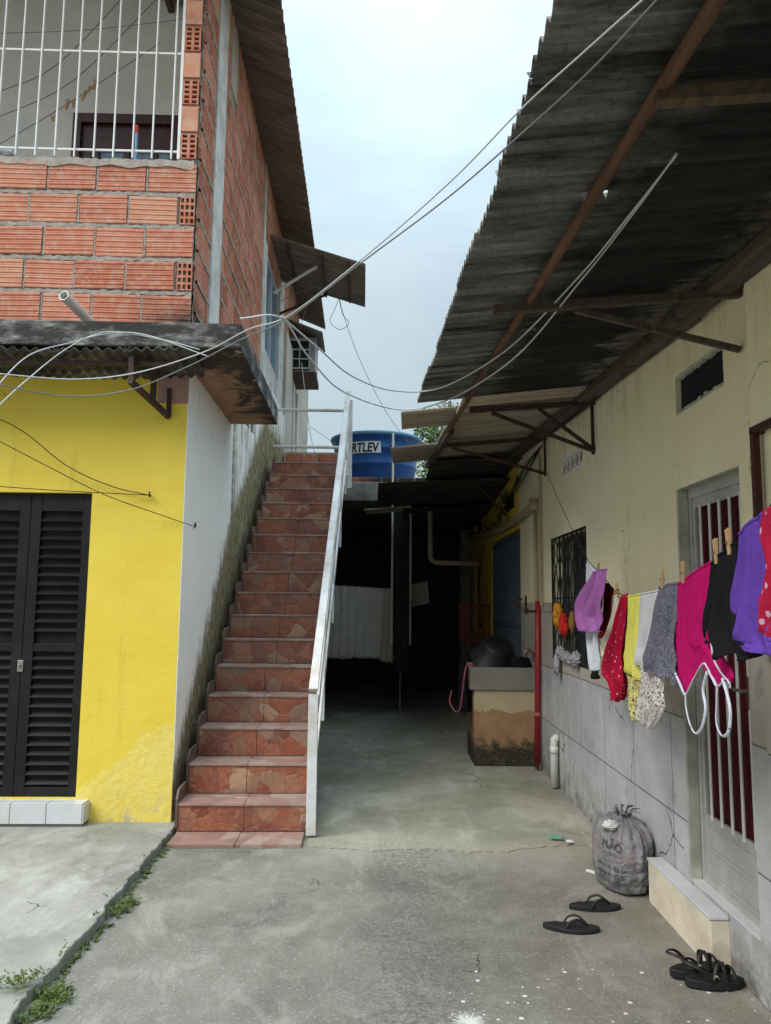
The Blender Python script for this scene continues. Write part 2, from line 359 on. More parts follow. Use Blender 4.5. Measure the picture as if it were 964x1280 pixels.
def mk_tile():
    s = Sh('rustic_slate_tile'); x, y, z = s.xyz()
    d = s.n('ShaderNodeVectorMath'); d.operation = 'ADD'; s.put(d.inputs[0], s.scaled((1, .7, 1)))
    nn = s.n('ShaderNodeTexNoise'); s.put(nn.inputs['Vector'], s.obj()); nn.inputs['Scale'].default_value = 7
    sc = s.n('ShaderNodeVectorMath'); sc.operation = 'SCALE'; s.put(sc.inputs[0], nn.outputs['Color']); sc.inputs['Scale'].default_value = .11
    s.put(d.inputs[1], sc.outputs[0]); v = d.outputs[0]
    t = s.n('ShaderNodeTexVoronoi'); s.put(t.inputs['Vector'], v); t.inputs['Scale'].default_value = 7.2
    cell = s.xyz(t.outputs['Color'])[0]
    e = s.vor(7.2, 'DISTANCE_TO_EDGE', vec=v)
    c = s.ramp(cell, [(.0,(.155,.036,.020)),(.22,(.25,.068,.034)),(.42,(.31,.10,.05)),(.6,(.18,.055,.036)),(.74,(.33,.15,.08)),(.86,(.21,.12,.09)),(.97,(.38,.23,.14))])
    swirl = s.noise(11, 7, .7, dist=2.5)
    c = s.mix(s.m('MULTIPLY', s.rng(swirl, .50, .64), .6), c, (.38,.18,.095))
    c = s.mix(s.m('MULTIPLY', s.rng(swirl, .46, .34), .6), c, (.13,.05,.035))
    c = s.mix(s.m('MULTIPLY', s.rng(e, .022, .0), .5), c, (.15,.075,.055))
    c = s.mix(s.m('MULTIPLY', s.rng(s.noise(3.5, 6, .7), .5, .68), .55), c, (.15,.10,.085))
    return s.set(c, s.rng(swirl, .3, .7, .30, .55), s.bump(s.m('ADD', s.rng(e, 0, .08), swirl), .35, .006), spec=.5)
M['tile'] = mk_tile()
def mk_tread():
    s = Sh('worn_tread_tile')
    t = s.n('ShaderNodeTexVoronoi'); s.put(t.inputs['Vector'], s.scaled((1,1,1),(2,3,0))); t.inputs['Scale'].default_value = 6
    cell = s.xyz(t.outputs['Color'])[0]
    c = s.ramp(cell, [(.0,(.22,.135,.11)),(.35,(.29,.165,.13)),(.6,(.29,.20,.165)),(1,(.35,.265,.225))])
    c = s.mix(s.m('MULTIPLY', s.rng(s.noise(13, 7, .7, dist=1), .48, .68), .6), c, (.22,.15,.13))
    c = s.mix(s.m('MULTIPLY', s.rng(s.noise(6, 7, .7), .55, .7), .5), c, (.42,.37,.34))
    return s.set(c, .5, s.bump(s.noise(25, 5), .25, .005), spec=.4)
M['tread'] = mk_tread()
M['skirt'] = plain('grimy_skirting_tile', (.13,.085,.07), .6, .3, 9, .2, dirt=(.06,.05,.04), dirtamt=.8)
def mk_rwall():     # right house wall, object frame origin (1.505, 6, 0)
    s = Sh('cream_paint_over_tiles'); x, y, z = s.xyz(); n = s.noise(1.7, 6, .65)
    cream = s.mix(s.rng(n, .3, .7), (.76,.685,.455), (.82,.75,.53))
    cream = s.mix(s.m('MULTIPLY', s.rng(s.noise(6, 9, .75), .58, .7), .35), cream, (.45,.37,.2))
    och = s.mix(s.rng(s.noise(4, 7, .7), .35, .65), (.76,.50,.04), (.84,.60,.09))
    och = s.mix(s.rng(s.noise(9, 8, .75), .6, .68), och, (.26,.17,.05))
    isy = s.rng(s.m('ADD', y, s.m('MULTIPLY', s.noise(3), .1)), 2.62, 2.64)
    paint = s.mix(isy, cream, och)
    paint = s.mix(s.m('MULTIPLY', s.rng(s.noise(1., 8, .75, vec=s.scaled((6,6,1.5))), .55, .72), .22), paint, (.38,.32,.2))
    paint = s.mix(s.m('MULTIPLY', s.m('MULTIPLY', s.rng(s.noise(1., 8, .75, vec=s.scaled((6,6,.8),(1,2,5))), .46, .62), s.rng(z, 2.4, 3.05)), .45), paint, (.36,.27,.14))
    paint = s.mix(s.m('MULTIPLY', s.m('LESS_THAN', s.vor(1.1, 'DISTANCE_TO_EDGE', vec=s.mixv(.15)), .0028), s.m('GREATER_THAN', s.noise(1.1, 3), .56)), paint, (.30,.25,.14))
    top = s.mix(s.rng(s.noise(3), .35, .65), (.38,.34,.295), (.46,.42,.37))
    low = s.mix(s.rng(s.noise(2.4, 7, .65), .35, .68), (.36,.365,.38), (.53,.535,.55))
    row = s.m('LESS_THAN', z, 1.0); dado = s.mix(row, top, low)
    fy = s.m('ABSOLUTE', s.m('SUBTRACT', s.m('FRACT', s.m('DIVIDE', y, .62)), .5)); fz = s.m('ABSOLUTE', s.m('SUBTRACT', s.m('FRACT', s.m('ADD', s.m('DIVIDE', z, .5), .5)), .5))
    jz = s.m('LESS_THAN', fz, .008); jy = s.m('MULTIPLY', s.m('GREATER_THAN', fy, .4935), s.m('LESS_THAN', z, 1.0))
    j = s.m('MAXIMUM', jz, jy)
    dado = s.mix(s.m('MULTIPLY', j, .8), dado, (.07,.065,.06))
    crk = s.vor(1.9, 'DISTANCE_TO_EDGE', vec=s.mixv(.12))
    dado = s.mix(s.m('MULTIPLY', s.m('LESS_THAN', crk, .007), s.m('GREATER_THAN', s.noise(1.9, 3), .58)), dado, (.06,.055,.05))
    dado = s.mix(s.m('MULTIPLY', s.rng(s.noise(1., 8, .75, vec=s.scaled((5,3,2),(2,4,1)), dist=1), .57, .68), .5), dado, (.15,.145,.135))
    dado = s.mix(s.m('MULTIPLY', s.rng(z, .35, .0), s.rng(s.noise(8, 8, .75), .4, .6)), dado, (.13,.115,.09))
    lim = s.mix(isy, (1.585,)*3, (1.06,)*3)
    isd = s.m('LESS_THAN', z, lim)
    c = s.mix(isd, paint, dado)
    rough = s.m('MULTIPLY_ADD', isd, -.22, .7)
    return s.set(c, rough, s.bump(s.m('ADD', s.m('MULTIPLY', s.noise(3, 8, .7), 1.5), s.m('MULTIPLY', s.m('MULTIPLY', j, isd), -1.2)), .35, .012), spec=.35)
M['rwall'] = mk_rwall()
M['white_metal'] = plain('white_painted_metal', (.62,.63,.63), .5, .08, 7, .25, 25, dirt=(.33,.23,.15), dirtamt=.7, spec=.4)
M['grille'] = plain('white_grille_paint', (.74,.74,.74), .45, .06, dirt=(.45,.4,.35))
M['black_door'] = plain('black_gloss_paint', (.008,.008,.009), .45, .3, 9, .2, spec=.22, dirt=(.03,.03,.032))
M['white_tile'] = plain('white_glazed_tile', (.55,.56,.57), .3, .08, 5, .05, spec=.5, dirt=(.36,.35,.33))
M['grout'] = plain('dark_grout', (.16,.15,.14), .9)
M['plaster'] = plain('grey_plaster', (.76,.71,.65), .9, .08, 2, .3, 12, dirt=(.48,.44,.39))
M['beige'] = plain('beige_plaster', (.47,.425,.36), .9, .1, 2, .3, 14, dirt=(.28,.24,.19), dirtamt=.5)
M['strip'] = plain('whitewashed_concrete', (.58,.575,.555), .9, .12, 6, .4, 30, dirt=(.25,.235,.21), dirtamt=.75)
M['void'] = plain('dark_interior', (.012,.012,.013), .9, .3)
M['wood_red'] = plain('dark_red_wood', (.055,.016,.015), .4, .35, 9, .2, spec=.4)
M['glass_blue'] = plain('reflecting_glass', (.10,.16,.24), .08, .1, 2, 0, spec=.8)
M['glass_dark'] = plain('dark_glass', (.03,.045,.045), .08, .1, 2, 0, spec=.7)
M['pvc'] = plain('pvc_pipe', (.66,.65,.60), .4, .06, 8, .05, dirt=(.35,.31,.25), spec=.45)
M['pvc_old'] = plain('aged_pvc', (.36,.29,.18), .6, .15, 8, .1, dirt=(.14,.10,.06))
M['bracket'] = plain('rusty_dark_iron', (.045,.024,.02), .7, .4, 14, .3, dirt=(.12,.05,.025))
def mk_wood(name, a, b):
    s = Sh(name); g = s.noise(1., 8, .7, vec=s.scaled((30, 2.2, 30)), dist=.5)
    c = s.mix(s.rng(g, .35, .65), a, b); c = s.mix(s.rng(s.noise(9, 6), .58, .68), c, hsv_var(a, .35))
    return s.set(c, .75, s.bump(g, .4, .006))
M['purlin'] = mk_wood('reddish_timber', (.07,.034,.022), (.16,.078,.045))
M['timber'] = mk_wood('grey_brown_timber', (.045,.035,.028), (.11,.085,.065))
M['timber_y'] = mk_wood('pale_timber', (.05,.036,.024), (.12,.08,.045))
M['alu'] = plain('dull_aluminium', (.42,.42,.405), .45, .12, 6, .1, metal=.1, dirt=(.22,.2,.17), dirtamt=.5)
M['alu_bar'] = plain('pale_aluminium_bar', (.66,.65,.63), .45, .1, 6, .1, metal=.2)
M['maroon'] = plain('maroon_cloth', (.062,.004,.012), .9, .25, 6, .1)
M['jamb'] = plain('mildewed_plaster', (.44,.45,.37), .9, .12, 5, .5, 30, dirt=(.10,.10,.07), dirtamt=.8)
M['iron_black'] = plain('black_iron', (.018,.018,.017), .55, .3)
M['iron_brown'] = plain('maroon_iron', (.05,.012,.012), .5, .3)
M['iron_red'] = plain('dark_red_iron', (.16,.025,.02), .5, .3)
M['blue_door'] = plain('faded_blue_steel', (.085,.12,.145), .5, .25, 5, .1, dirt=(.03,.035,.04))
M['step_side'] = plain('sandy_render', (.66,.58,.46), .9, .12, 5, .4, 25, dirt=(.27,.21,.14), dirtamt=.6)
def mk_tub():
    s = Sh('peeling_render'); x, y, z = s.xyz()
    c = s.mix(s.rng(s.noise(4), .35, .65), (.42,.34,.20), (.50,.42,.27))
    c = s.mix(s.m('LESS_THAN', z, s.m('MULTIPLY_ADD', s.noise(4.5, 4, .6), .34, .36)), c, s.mix(s.rng(s.noise(8), .35, .65), (.30,.165,.085), (.38,.23,.13)))
    mould = s.rng(s.m('SUBTRACT', s.m('MULTIPLY_ADD', s.noise(11, 9, .8), .55, -.02), z), -.03, .08)
    c = s.mix(mould, c, s.ramp(s.noise(35, 7, .8), [(.35,(.016,.015,.012)),(.55,(.05,.045,.03)),(.7,(.17,.14,.09))]))
    return s.set(c, .9, s.bump(s.noise(12, 8, .75), .6, .015))
M['tub'] = mk_tub()
M['tub_top'] = plain('grey_cement', (.23,.21,.185), .85, .12, 5, .3, 25, dirt=(.13,.12,.10))
M['black_plastic'] = plain('black_plastic', (.007,.007,.009), .5, .2, 5, .05, spec=.3)
M['rubber'] = plain('black_rubber', (.014,.014,.016), .65, .2, 30, .15)
M['leather'] = plain('black_leather', (.012,.011,.012), .5, .2, 30, .2, spec=.4)
M['red_paint'] = plain('red_paint', (.27,.012,.02), .4, .15, 8, .05, spec=.45, dirt=(.36,.1,.09))
M['tank_blue'] = plain('blue_polyethylene', (.008,.075,.27), .35, .08, 3, .05, spec=.45)
M['lid_blue'] = plain('faded_blue_lid', (.13,.30,.46), .4, .08, 3, .05)
M['label_white'] = plain('label_white', (.70,.72,.74), .5, .03)
M['ink'] = plain('black_ink', (.012,.012,.016), .5, .05)
M['cable_white'] = plain('pale_cable', (.50,.52,.55), .5, .12, 3, .05, dirt=(.22,.22,.22))
M['cable_grey'] = plain('grey_cable', (.17,.18,.19), .5, .15)
M['cable_black'] = plain('black_cable', (.02,.018,.018), .6, .2)
M['rope'] = plain('dark_cord', (.05,.045,.04), .9, .2)
M['pin'] = mk_wood('clothespin_wood', (.34,.20,.09), (.50,.33,.17))
M['pin_grey'] = mk_wood('weathered_clothespin', (.16,.12,.08), (.28,.22,.15))
M['steel'] = plain('spring_steel', (.30,.28,.26), .4, .1, metal=.8)
def fabric(name, c, var=.12, spots=None, spscale=30, spamt=.12, rough=.95, weave=420, heather=None, inv=False):
    s = Sh(name); n = s.noise(6, 5)
    col = s.mix(s.rng(n, .3, .7), hsv_var(c, 1-var), hsv_var(c, 1+var))
    if heather: col = s.mix(s.rng(s.noise(150, 3, .7), .44, .6), col, heather)
    if spots:
        d = s.m('ADD', s.vor(spscale), s.m('MULTIPLY', s.m('SUBTRACT', s.noise(spscale*2.5, 3), .5), .35))
        col = s.mix(s.m('MULTIPLY', s.m('LESS_THAN', d, spamt), .9), col, spots)
    return s.set(col, rough, s.bump(s.m('ADD', s.noise(weave, 2), s.m('MULTIPLY', s.noise(18, 6, .65, dist=1.2), 5)), .45, .006), spec=.08)
def lace(name, c, scale=70):
    s = Sh(name); a = s.vor(scale, 'DISTANCE_TO_EDGE'); n = s.noise(26, 4)
    al = s.m('MAXIMUM', s.m('LESS_THAN', a, .12), s.m('GREATER_THAN', n, .58))
    return s.set(s.mix(n, hsv_var(c,.8), c), .95, alpha=al, spec=.1)

# ------------------------------------------------------------------ world, sun, camera
w = bpy.data.worlds.new("World"); SC.world = w; w.use_nodes = True
nt = w.node_tree; bg = nt.nodes['Background']
sky = nt.nodes.new('ShaderNodeTexSky'); sky.sky_type = 'NISHITA'; sky.sun_disc = False
SUN_EL, SUN_AZ = radians(46), radians(228)     # azimuth clockwise from +Y
sky.sun_elevation = SUN_EL; sky.sun_rotation = SUN_AZ; sky.air_density = 1.2; sky.dust_density = 3; sky.ozone_density = 2
tc = nt.nodes.new('ShaderNodeTexCoord'); mp = nt.nodes.new('ShaderNodeMapping'); mp.inputs['Scale'].default_value = (1, 1, 2.2)
nt.links.new(tc.outputs['Generated'], mp.inputs[0])
no = nt.nodes.new('ShaderNodeTexNoise'); no.inputs['Scale'].default_value = 1.7; no.inputs['Detail'].default_value = 7; no.inputs['Roughness'].default_value = .55; no.inputs['Distortion'].default_value = .3
nt.links.new(mp.outputs[0], no.inputs['Vector'])
rp = nt.nodes.new('ShaderNodeValToRGB'); e = rp.color_ramp.elements; e[0].position = .36; e[0].color = (.64,.64,.64,1); e[1].position = .62; e[1].color = (.97,.97,.97,1)
nt.links.new(no.outputs['Fac'], rp.inputs[0])
mx = nt.nodes.new('ShaderNodeMix'); mx.data_type = 'RGBA'; nt.links.new(rp.outputs[0], mx.inputs[0]); nt.links.new(sky.outputs[0], mx.inputs[6])
mx.inputs[7].default_value = (5.7, 7.05, 7.75, 1)
sx = nt.nodes.new('ShaderNodeSeparateXYZ'); nt.links.new(tc.outputs['Generated'], sx.inputs[0])      # overcast sky: the zenith is brighter than the horizon
p3 = nt.nodes.new('ShaderNodeMath'); p3.operation = 'POWER'; p3.use_clamp = True; p3.inputs[1].default_value = 3.2
mc = nt.nodes.new('ShaderNodeMath'); mc.operation = 'MAXIMUM'; mc.inputs[1].default_value = 0; nt.links.new(sx.outputs[2], mc.inputs[0]); nt.links.new(mc.outputs[0], p3.inputs[0])
mr = nt.nodes.new('ShaderNodeMath'); mr.operation = 'MULTIPLY_ADD'; mr.inputs[1].default_value = 2.5; mr.inputs[2].default_value = .45
nt.links.new(p3.outputs[0], mr.inputs[0])
vm = nt.nodes.new('ShaderNodeVectorMath'); vm.operation = 'SCALE'; nt.links.new(mx.outputs[2], vm.inputs[0]); nt.links.new(mr.outputs[0], vm.inputs['Scale'])
nt.links.new(vm.outputs[0], bg.inputs[0]); bg.inputs[1].default_value = .1
sd = bpy.data.lights.new('sun', 'SUN'); sd.energy = 1.5; sd.angle = radians(40); sd.color = (1, .95, .88)
so = link(bpy.data.objects.new('sun', sd)); so.location = (-3, -6, 12)
dirv = Vector((sin(SUN_AZ)*cos(SUN_EL), cos(SUN_AZ)*cos(SUN_EL), sin(SUN_EL)))
so.rotation_euler = dirv.to_track_quat('Z', 'Y').to_euler()
cd = bpy.data.cameras.new('camera'); cam = link(bpy.data.objects.new('camera', cd)); SC.camera = cam
cd.sensor_fit = 'VERTICAL'; cd.sensor_height = 24; cd.lens = 24*F/1280; cd.clip_start = .05; cd.clip_end = 2000
cam.matrix_world = Matrix.Translation(C0)@(Matrix.Rotation(pi/2+TH, 4, 'X')@Matrix.Rotation(RO, 4, 'Z'))
vs = SC.view_settings; vs.view_transform = 'Standard'; vs.look = 'None'; vs.exposure = 1.0; vs.gamma = 1; vs.use_curve_mapping = False
SC.cycles.max_bounces = 8; SC.cycles.diffuse_bounces = 5

# ------------------------------------------------------------------ ground
def sheet_poly(name, edge, zt, zb, mat):
    mb = MB(); n = len(edge)
    mb.add([(x,y,zt) for x,y in edge]+[(x,y,zb) for x,y in edge], [tuple(range(n))]+[(i,n+i,n+(i+1)%n,(i+1)%n) for i in range(n)])
    o = build(mb, name, mat, origin=(0,0,0)); o['kind'] = 'structure'; return o
g = MB(); g.add([(-400,-400,-.05),(400,-400,-.05),(400,400,-.05),(-400,400,-.05)], [(0,1,2,3)])
tag(build(g, 'ground', M['earth'], origin=(0,0,0)), kind='structure')
sheet_poly('concrete_yard', [(-1.5,-5),(4.5,-5),(4.5,2.2),(1.7,2.2),(1.7,5.6),(-1.5,5.6)], 0, -.05, M['yard'])
def lip(x):
    return 5.10+.08*nz(x*2.2, 1, 0)+.05*nz(x*7, 3, 0)+.025*nz(x*23,7,0)+(.16*max(0, x-.55)+.0)+(.05 if x < -.3 else 0)
edge = [(-.49+i*.02, lip(-.49+i*.02)) for i in range(101)]
sheet_poly('alley_floor', edge+[(1.7,5.4),(1.7,16.4),(-1.9,16.4),(-1.9,5.45),(-.49,5.42)], .006, -.04, M['alley'])
def kx(y): return -1.40+.045*(5.3-y)*.55+.03*nz(y*3,0,2)+.022*nz(y*13,4,0)+.012*nz(y*31,2,0)
ked = [(kx(y), y) for y in [5.46-i*.03 for i in range(320)]]
sheet_poly('pavement', ked+[(-9,-4.2),(-9,5.6),(-1.41,5.6)], .055, -.04, M['pave'])
b_ = bpy.data.objects['pavement'].modifiers.new('worn', 'BEVEL'); b_.width = .008; b_.segments = 3; b_.limit_method = 'ANGLE'; b_.angle_limit = radians(50)
# grass and weeds in the kerb joint
def weeds(name, pts, label, n, spread, hgt):
    mb = MB()
    for k in range(n):
        cx, cy = random.choice(pts); x, y = cx+random.gauss(0, spread), cy+random.gauss(0, spread*1.2)
        z0 = .0 if x > kx(y) else .07
        hh = R(.25, 1)*hgt; a = R(0, 2*pi); l = R(.008,.018); bx, by = cos(a), sin(a)
        for q in range(5):
            t = (q+1)/5; a2 = a+R(-1.5,1.5); c = Vector((x+bx*hh*.7*t, y+by*hh*.7*t, z0+hh*t))
            d = Vector((cos(a2), sin(a2), R(-.2,.6))).normalized(); s = d.cross(Vector((0,0,1))).normalized()
            mb.add([c, c+d*l*.5+s*l*.35, c+d*l*1.2, c+d*l*.5-s*l*.35], [(0,1,2,3)], R(0,1))
    s = Sh('weed_leaf'); s.set(s.ramp(s.attr(), [(0,(.035,.065,.012)),(.6,(.075,.12,.022)),(1,(.14,.16,.045))]), .6)
    o = build(mb, name, s.mat); return o
t1 = weeds('weed_clump', [(-1.32,4.12),(-1.31,4.2),(-1.33,4.05)], '', 110, .025, .04)
tag(t1, 'green weed clump in the kerb joint nearer the stairs', 'weeds', 'weeds in the kerb joint')
t2 = weeds('weed_clump', [(-1.28,3.2),(-1.3,3.1),(-1.29,3.28),(-1.36,3.22),(-1.42,3.2)], '', 210, .028, .045)
tag(t2, 'larger green weed clump spilling over the kerb at the bottom edge of the photo', 'weeds', 'weeds in the kerb joint')
t3 = weeds('moss_strip', [(kx(4.3+i*.07)+.02, 4.3+i*.07) for i in range(14)]+[(kx(3.4+i*.05)+.02, 3.4+i*.05) for i in range(12)], '', 160, .012, .02)
tag(t3, kind='stuff')
# ------------------------------------------------------------------ brick work
def brick(mb, T, a0, a1, z0, z1, depth=.02, ribs=4, tint=None):
    """one ribbed clay block: (a along wall, outwards d, z); T(a, d, z) -> world"""
    t = R(0,1) if tint is None else tint
    da = R(-.004,.004); z0 += R(-.004,.004); z1 += R(-.004,.004); a0 += da; a1 += R(-.004,.004); dp = depth+R(-.003,.003); sk = R(-.005,.005)
    h = z1-z0; prof = [(0, z0), (dp-.004, z0), (dp, z0+.006)]
    m = 9
    for i in range(m):
        c = z0+.02+(h-.04)*(i+.5)/m; k = (h-.04)/m*.28; w = .0055 if i%2 == 0 else .0015
        prof += [(dp, c-k*1.25), (dp-w, c-k*.5), (dp-w, c+k*.5), (dp, c+k*1.25)]
    prof += [(dp, z1-.006), (dp-.004, z1), (0, z1)]
    n = len(prof)
    vs = [T(a0, d, z) for d, z in prof]+[T(a1, d, z+sk) for d, z in prof]
    fs = [(i, n+i, n+i+1, i+1) for i in range(n-1)]+[tuple(range(n)), tuple(range(2*n-1, n-1, -1))]
    mb.add(vs, fs, t, raw=True)
def holed(mb, vo, T, a0, a1, z0, z1, nc, nr, proj=.02, tint=.6):
    """hollow block seen at its end: a plate with a grid of holes"""
    W, Hh = a1-a0, z1-z0; hs = []
    cw, ch = W/nc, Hh/nr
    for i in range(nc):
        for j in range(nr):
            hs.append((a0+cw*(i+.18), a0+cw*(i+.82), z0+ch*(j+.17), z0+ch*(j+.83)))
    q = MB(lambda a, d, z: T(a, proj-d, z)); q.wall(a0, a1, z0, z1, .07, hs, tint, back=False)
    mb.add(q.v, q.f, tint, raw=True)
    q = MB(lambda a, d, z: T(a, d, z)); q.box(a0+.004, a1-.004, proj-.085, proj-.062, z0+.004, z1-.004); vo.add(q.v, q.f, raw=True)
def mortar(mb, T, a0, a1, z0, z1, holes=(), res=.03, bed=.012, amp=.012):
    na, nzz = max(1,int((a1-a0)/res)), max(1,int((z1-z0)/res)); vs = []; fs = []
    for i in range(na+1):
        for j in range(nzz+1):
            a, z = a0+(a1-a0)*i/na, z0+(z1-z0)*j/nzz
            vs.append(T(a, bed+amp*nz(a*17, z*17, 3)+amp*.5*nz(a*45, z*45, 8), z))
    m = nzz+1
    for i in range(na):
        for j in range(nzz):
            a, z = a0+(a1-a0)*(i+.5)/na, z0+(z1-z0)*(j+.5)/nzz
            if any(h[0]<a<h[1] and h[2]<z<h[3] for h in holes): continue
            fs.append((i*m+j, (i+1)*m+j, (i+1)*m+j+1, i*m+j+1))
    mb.add(vs, fs, .5, raw=True)

def ridge(mb, T, a0, a1, zc, w=.016, d0=.012, d1=.026, step=.03, vert=False):
    n = max(2, int((a1-a0)/step)); vs = []; fs = []
    for i in range(n+1):
        a = a0+(a1-a0)*i/n; k = nz(a*19, zc*7, 4); k2 = nz(a*41, zc*3, 9); k3 = nz(a*27, zc*5, 14)
        for q, d in ((-w*(1+1.1*k2), d0), (-w*(.8+.7*k2), d1+.004*k), (w*(.75+.7*k3), d1+.004*k3), (w*(1+1.1*k3), d0)):
            vs.append(T(zc+q+.004*k, d, a) if vert else T(a, d, zc+q+.003*k))
    for i in range(n):
        for c in range(3): fs.append((i*4+c, (i+1)*4+c, (i+1)*4+c+1, i*4+c+1) if not vert else (i*4+c, i*4+c+1, (i+1)*4+c+1, (i+1)*4+c))
    mb.add(vs, fs, .5, raw=True)

# ------------------------------------------------------------------ LEFT HOUSE
hs = thing('brick_house', OH, 'two storey house with yellow ground floor, bare brick upper floor and black louvered door', 'house', PS)
TF = lambda x, d, z: HW(x, -d, z)            # front wall: d outwards (towards the street)
TS = lambda y, d, z: HW(d, y, z)             # side wall: d outwards (towards the alley)
mb = MB(lambda x, d, z: HW(x, d, z)); mb.wall(-5.5, 0, -.02, 3.29, .14, [(-1.55,-.655,.21,2.33)])
build(mb, 'front_wall', M['yellow'], hs)
mb = MB(lambda y, d, z: HW(.004-d, y, z)); mb.wall(.001, 1.95, -.02, 3.29, .13)
mb.add([HW(.002,1.95,-.02), HW(.085,5.92,-.02), HW(.085,5.92,4.37), HW(.002,1.95,4.37), HW(-.1,5.92,4.37), HW(-.1,1.95,4.37)], [(0,1,2,3),(3,2,4,5)], raw=True)
build(mb, 'side_wall', M['side'], hs)
mb = MB(HW); mb.box(-5.5,-5.36,.15,10.4,0,7.2); mb.box(-5.36,-.16,10.26,10.39,0,7.0); build(mb, 'rear_wall', M['plaster'], hs)
# pinkish corner block under the slab
mb = MB(HW); mb.box(-.22,.003,-.012,.1,3.0,3.262); build(mb, 'corner_capital', plain('pink_render',(.36,.21,.17),.9,.2,9,.4,30,dirt=(.2,.13,.1)), hs)
# door
for a0, a1 in ((-1.55,-1.103),(-1.100,-.655)):
    mb = MB(HW); y0 = .045
    mb.box(a0, a0+.075, y0, y0+.035, .21, 2.33); mb.box(a1-.075, a1, y0, y0+.035, .21, 2.33)
    for z0, z1 in ((.21,.275),(2.20,2.33),(1.20,1.255)): mb.box(a0+.075, a1-.075, y0+.002, y0+.033, z0, z1)
    door = build(mb, 'door', M['black_door'], hs, bevel=.003)
    sl = MB()
    zz = .305
    while zz < 2.17:
        if not 1.165 < zz < 1.29:
            p, q = HW(a0+.07, y0+.016, zz), HW(a1-.07, y0+.016, zz)
            d = HW(0,-1,0)-HW(0,0,0); sl.bar(p, q, .042, .008, up=Vector((0,0,1))*.75+d*.66)
        zz += .0655
    build(sl, 'louver', M['black_door'], door)
    bk = MB(HW); bk.box(a0+.01, a1-.01, y0+.034, y0+.04, .22, 2.32); build(bk, 'backing', M['void'], door)
mb = MB(HW); mb.box(-1.125,-1.085,.038,.046,1.06,1.14); mb.box(-1.112,-1.10,.02,.04,1.09,1.11); build(mb, 'lock', M['steel'], door, bevel=.002)
mb = MB(HW)
for k in range(6): mb.box(-.625-.24*(k+1)+.004+.06, -.625-.24*k+.06, -.122, -.112, .075, .196)
for k in range(6): mb.box(-.625-.24*(k+1)+.004+.06, -.625-.24*k+.06, -.119, -.0, .197, .206)
mb.box(-.564,-.555,-.118,-.002,.075,.196)
ds = build(mb, 'doorstep', M['white_tile'], hs, bevel=.002)
mb = MB(HW); mb.box(-2.2,-.564,-.111,-.001,.05,.196); build(mb, 'core', M['grout'], ds)
# projecting slab, inner floor
mb = MB(HW); n = 34
mb.box(-5.5,.45,-.45,-.003,3.272,3.45); mb.box(.001,.45,-.003,1.80,3.272,3.45); mb.box(-5.5,.0,-.003,1.8,3.291,3.45)
build(mb, 'projecting_slab', M['slab'], hs, bevel=.012)
# fibre cement awning under the slab edge
aw = MB(); k = 0
x = -3.2
while x < .02:
    wd = min(.52, .12-x)
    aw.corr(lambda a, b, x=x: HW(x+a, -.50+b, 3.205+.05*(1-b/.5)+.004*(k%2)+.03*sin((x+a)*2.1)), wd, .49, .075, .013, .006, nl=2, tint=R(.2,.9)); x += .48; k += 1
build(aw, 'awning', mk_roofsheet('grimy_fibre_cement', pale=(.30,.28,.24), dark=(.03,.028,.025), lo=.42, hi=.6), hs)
aw = MB(); aw.bar(HW(-3.2,-.40,3.165), HW(.0,-.40,3.165), .04, .03)
build(aw, 'awning_rail', M['bracket'], hs)
def abr(dx):
    mb = MB(); o = Vector((dx,0,0))
    A, B = aty(165,446,5.04)+o, aty(165,478,5.04)+o
    c = ly(211,521,-.02); d = ly(212,486,-.02); C, D = HW(c.x,c.y,c.z)+o, HW(d.x,d.y,d.z)+o
    m = B.lerp(C,.55)
    mb.bar(A, B, .036, .036); mb.bar(B-(C-B)*.04, C, .036, .036); mb.bar(C, D, .026, .03); mb.bar(m, Vector((m.x,m.y,3.2)), .036, .036)
    return mb
build(abr(0), 'awning_bracket', M['bracket'], hs, bevel=.002)
build(abr(-1.9), 'awning_bracket', M['bracket'], hs, bevel=.002)
# ---- upper floor: front parapet of ribbed clay blocks
br, mo, vo = MB(), MB(), MB()
mo_holes = []
zt, cp, bh = 4.845, .258, .218
for r in range(6):
    z1 = zt-r*cp; z0 = z1-bh
    if r == 5: z0 = z1-.15
    off = (0, .205, -.02, .16, .02, .2)[r]
    xr = -.003
    if r in (1, 3):
        holed(br, vo, TF, -.112, -.003, z0, z1, 3, 5 if False else 4, .024, .35); xr = -.135
        mo_holes.append((-.115, 0, z0-.003, z1+.003))
    a1 = xr-(0 if r in (1,3) else max(0, off*.0))
    k = 0
    while a1 > -4.4:
        L = .352+R(-.006,.006)
        brick(br, TF, a1-L, a1, z0, z1, .022+R(0,.006), tint=R(.35,.95)); ridge(mo, TF, z0, z1, a1-L-.009, .008, .012, .019, .025, True); a1 -= L+R(.014,.026); k += 1
    if r: ridge(mo, TF, -4.4, -.004, z1+.020, .019, .008, .0175)
mortar(mo, TF, -4.4, -.001, 3.455, 4.87, mo_holes, .025, .008, .016)
q = MB(HW); q.box(-4.4,-.03,.001,.115,3.452,4.855); mo.add(q.v, q.f, raw=True)
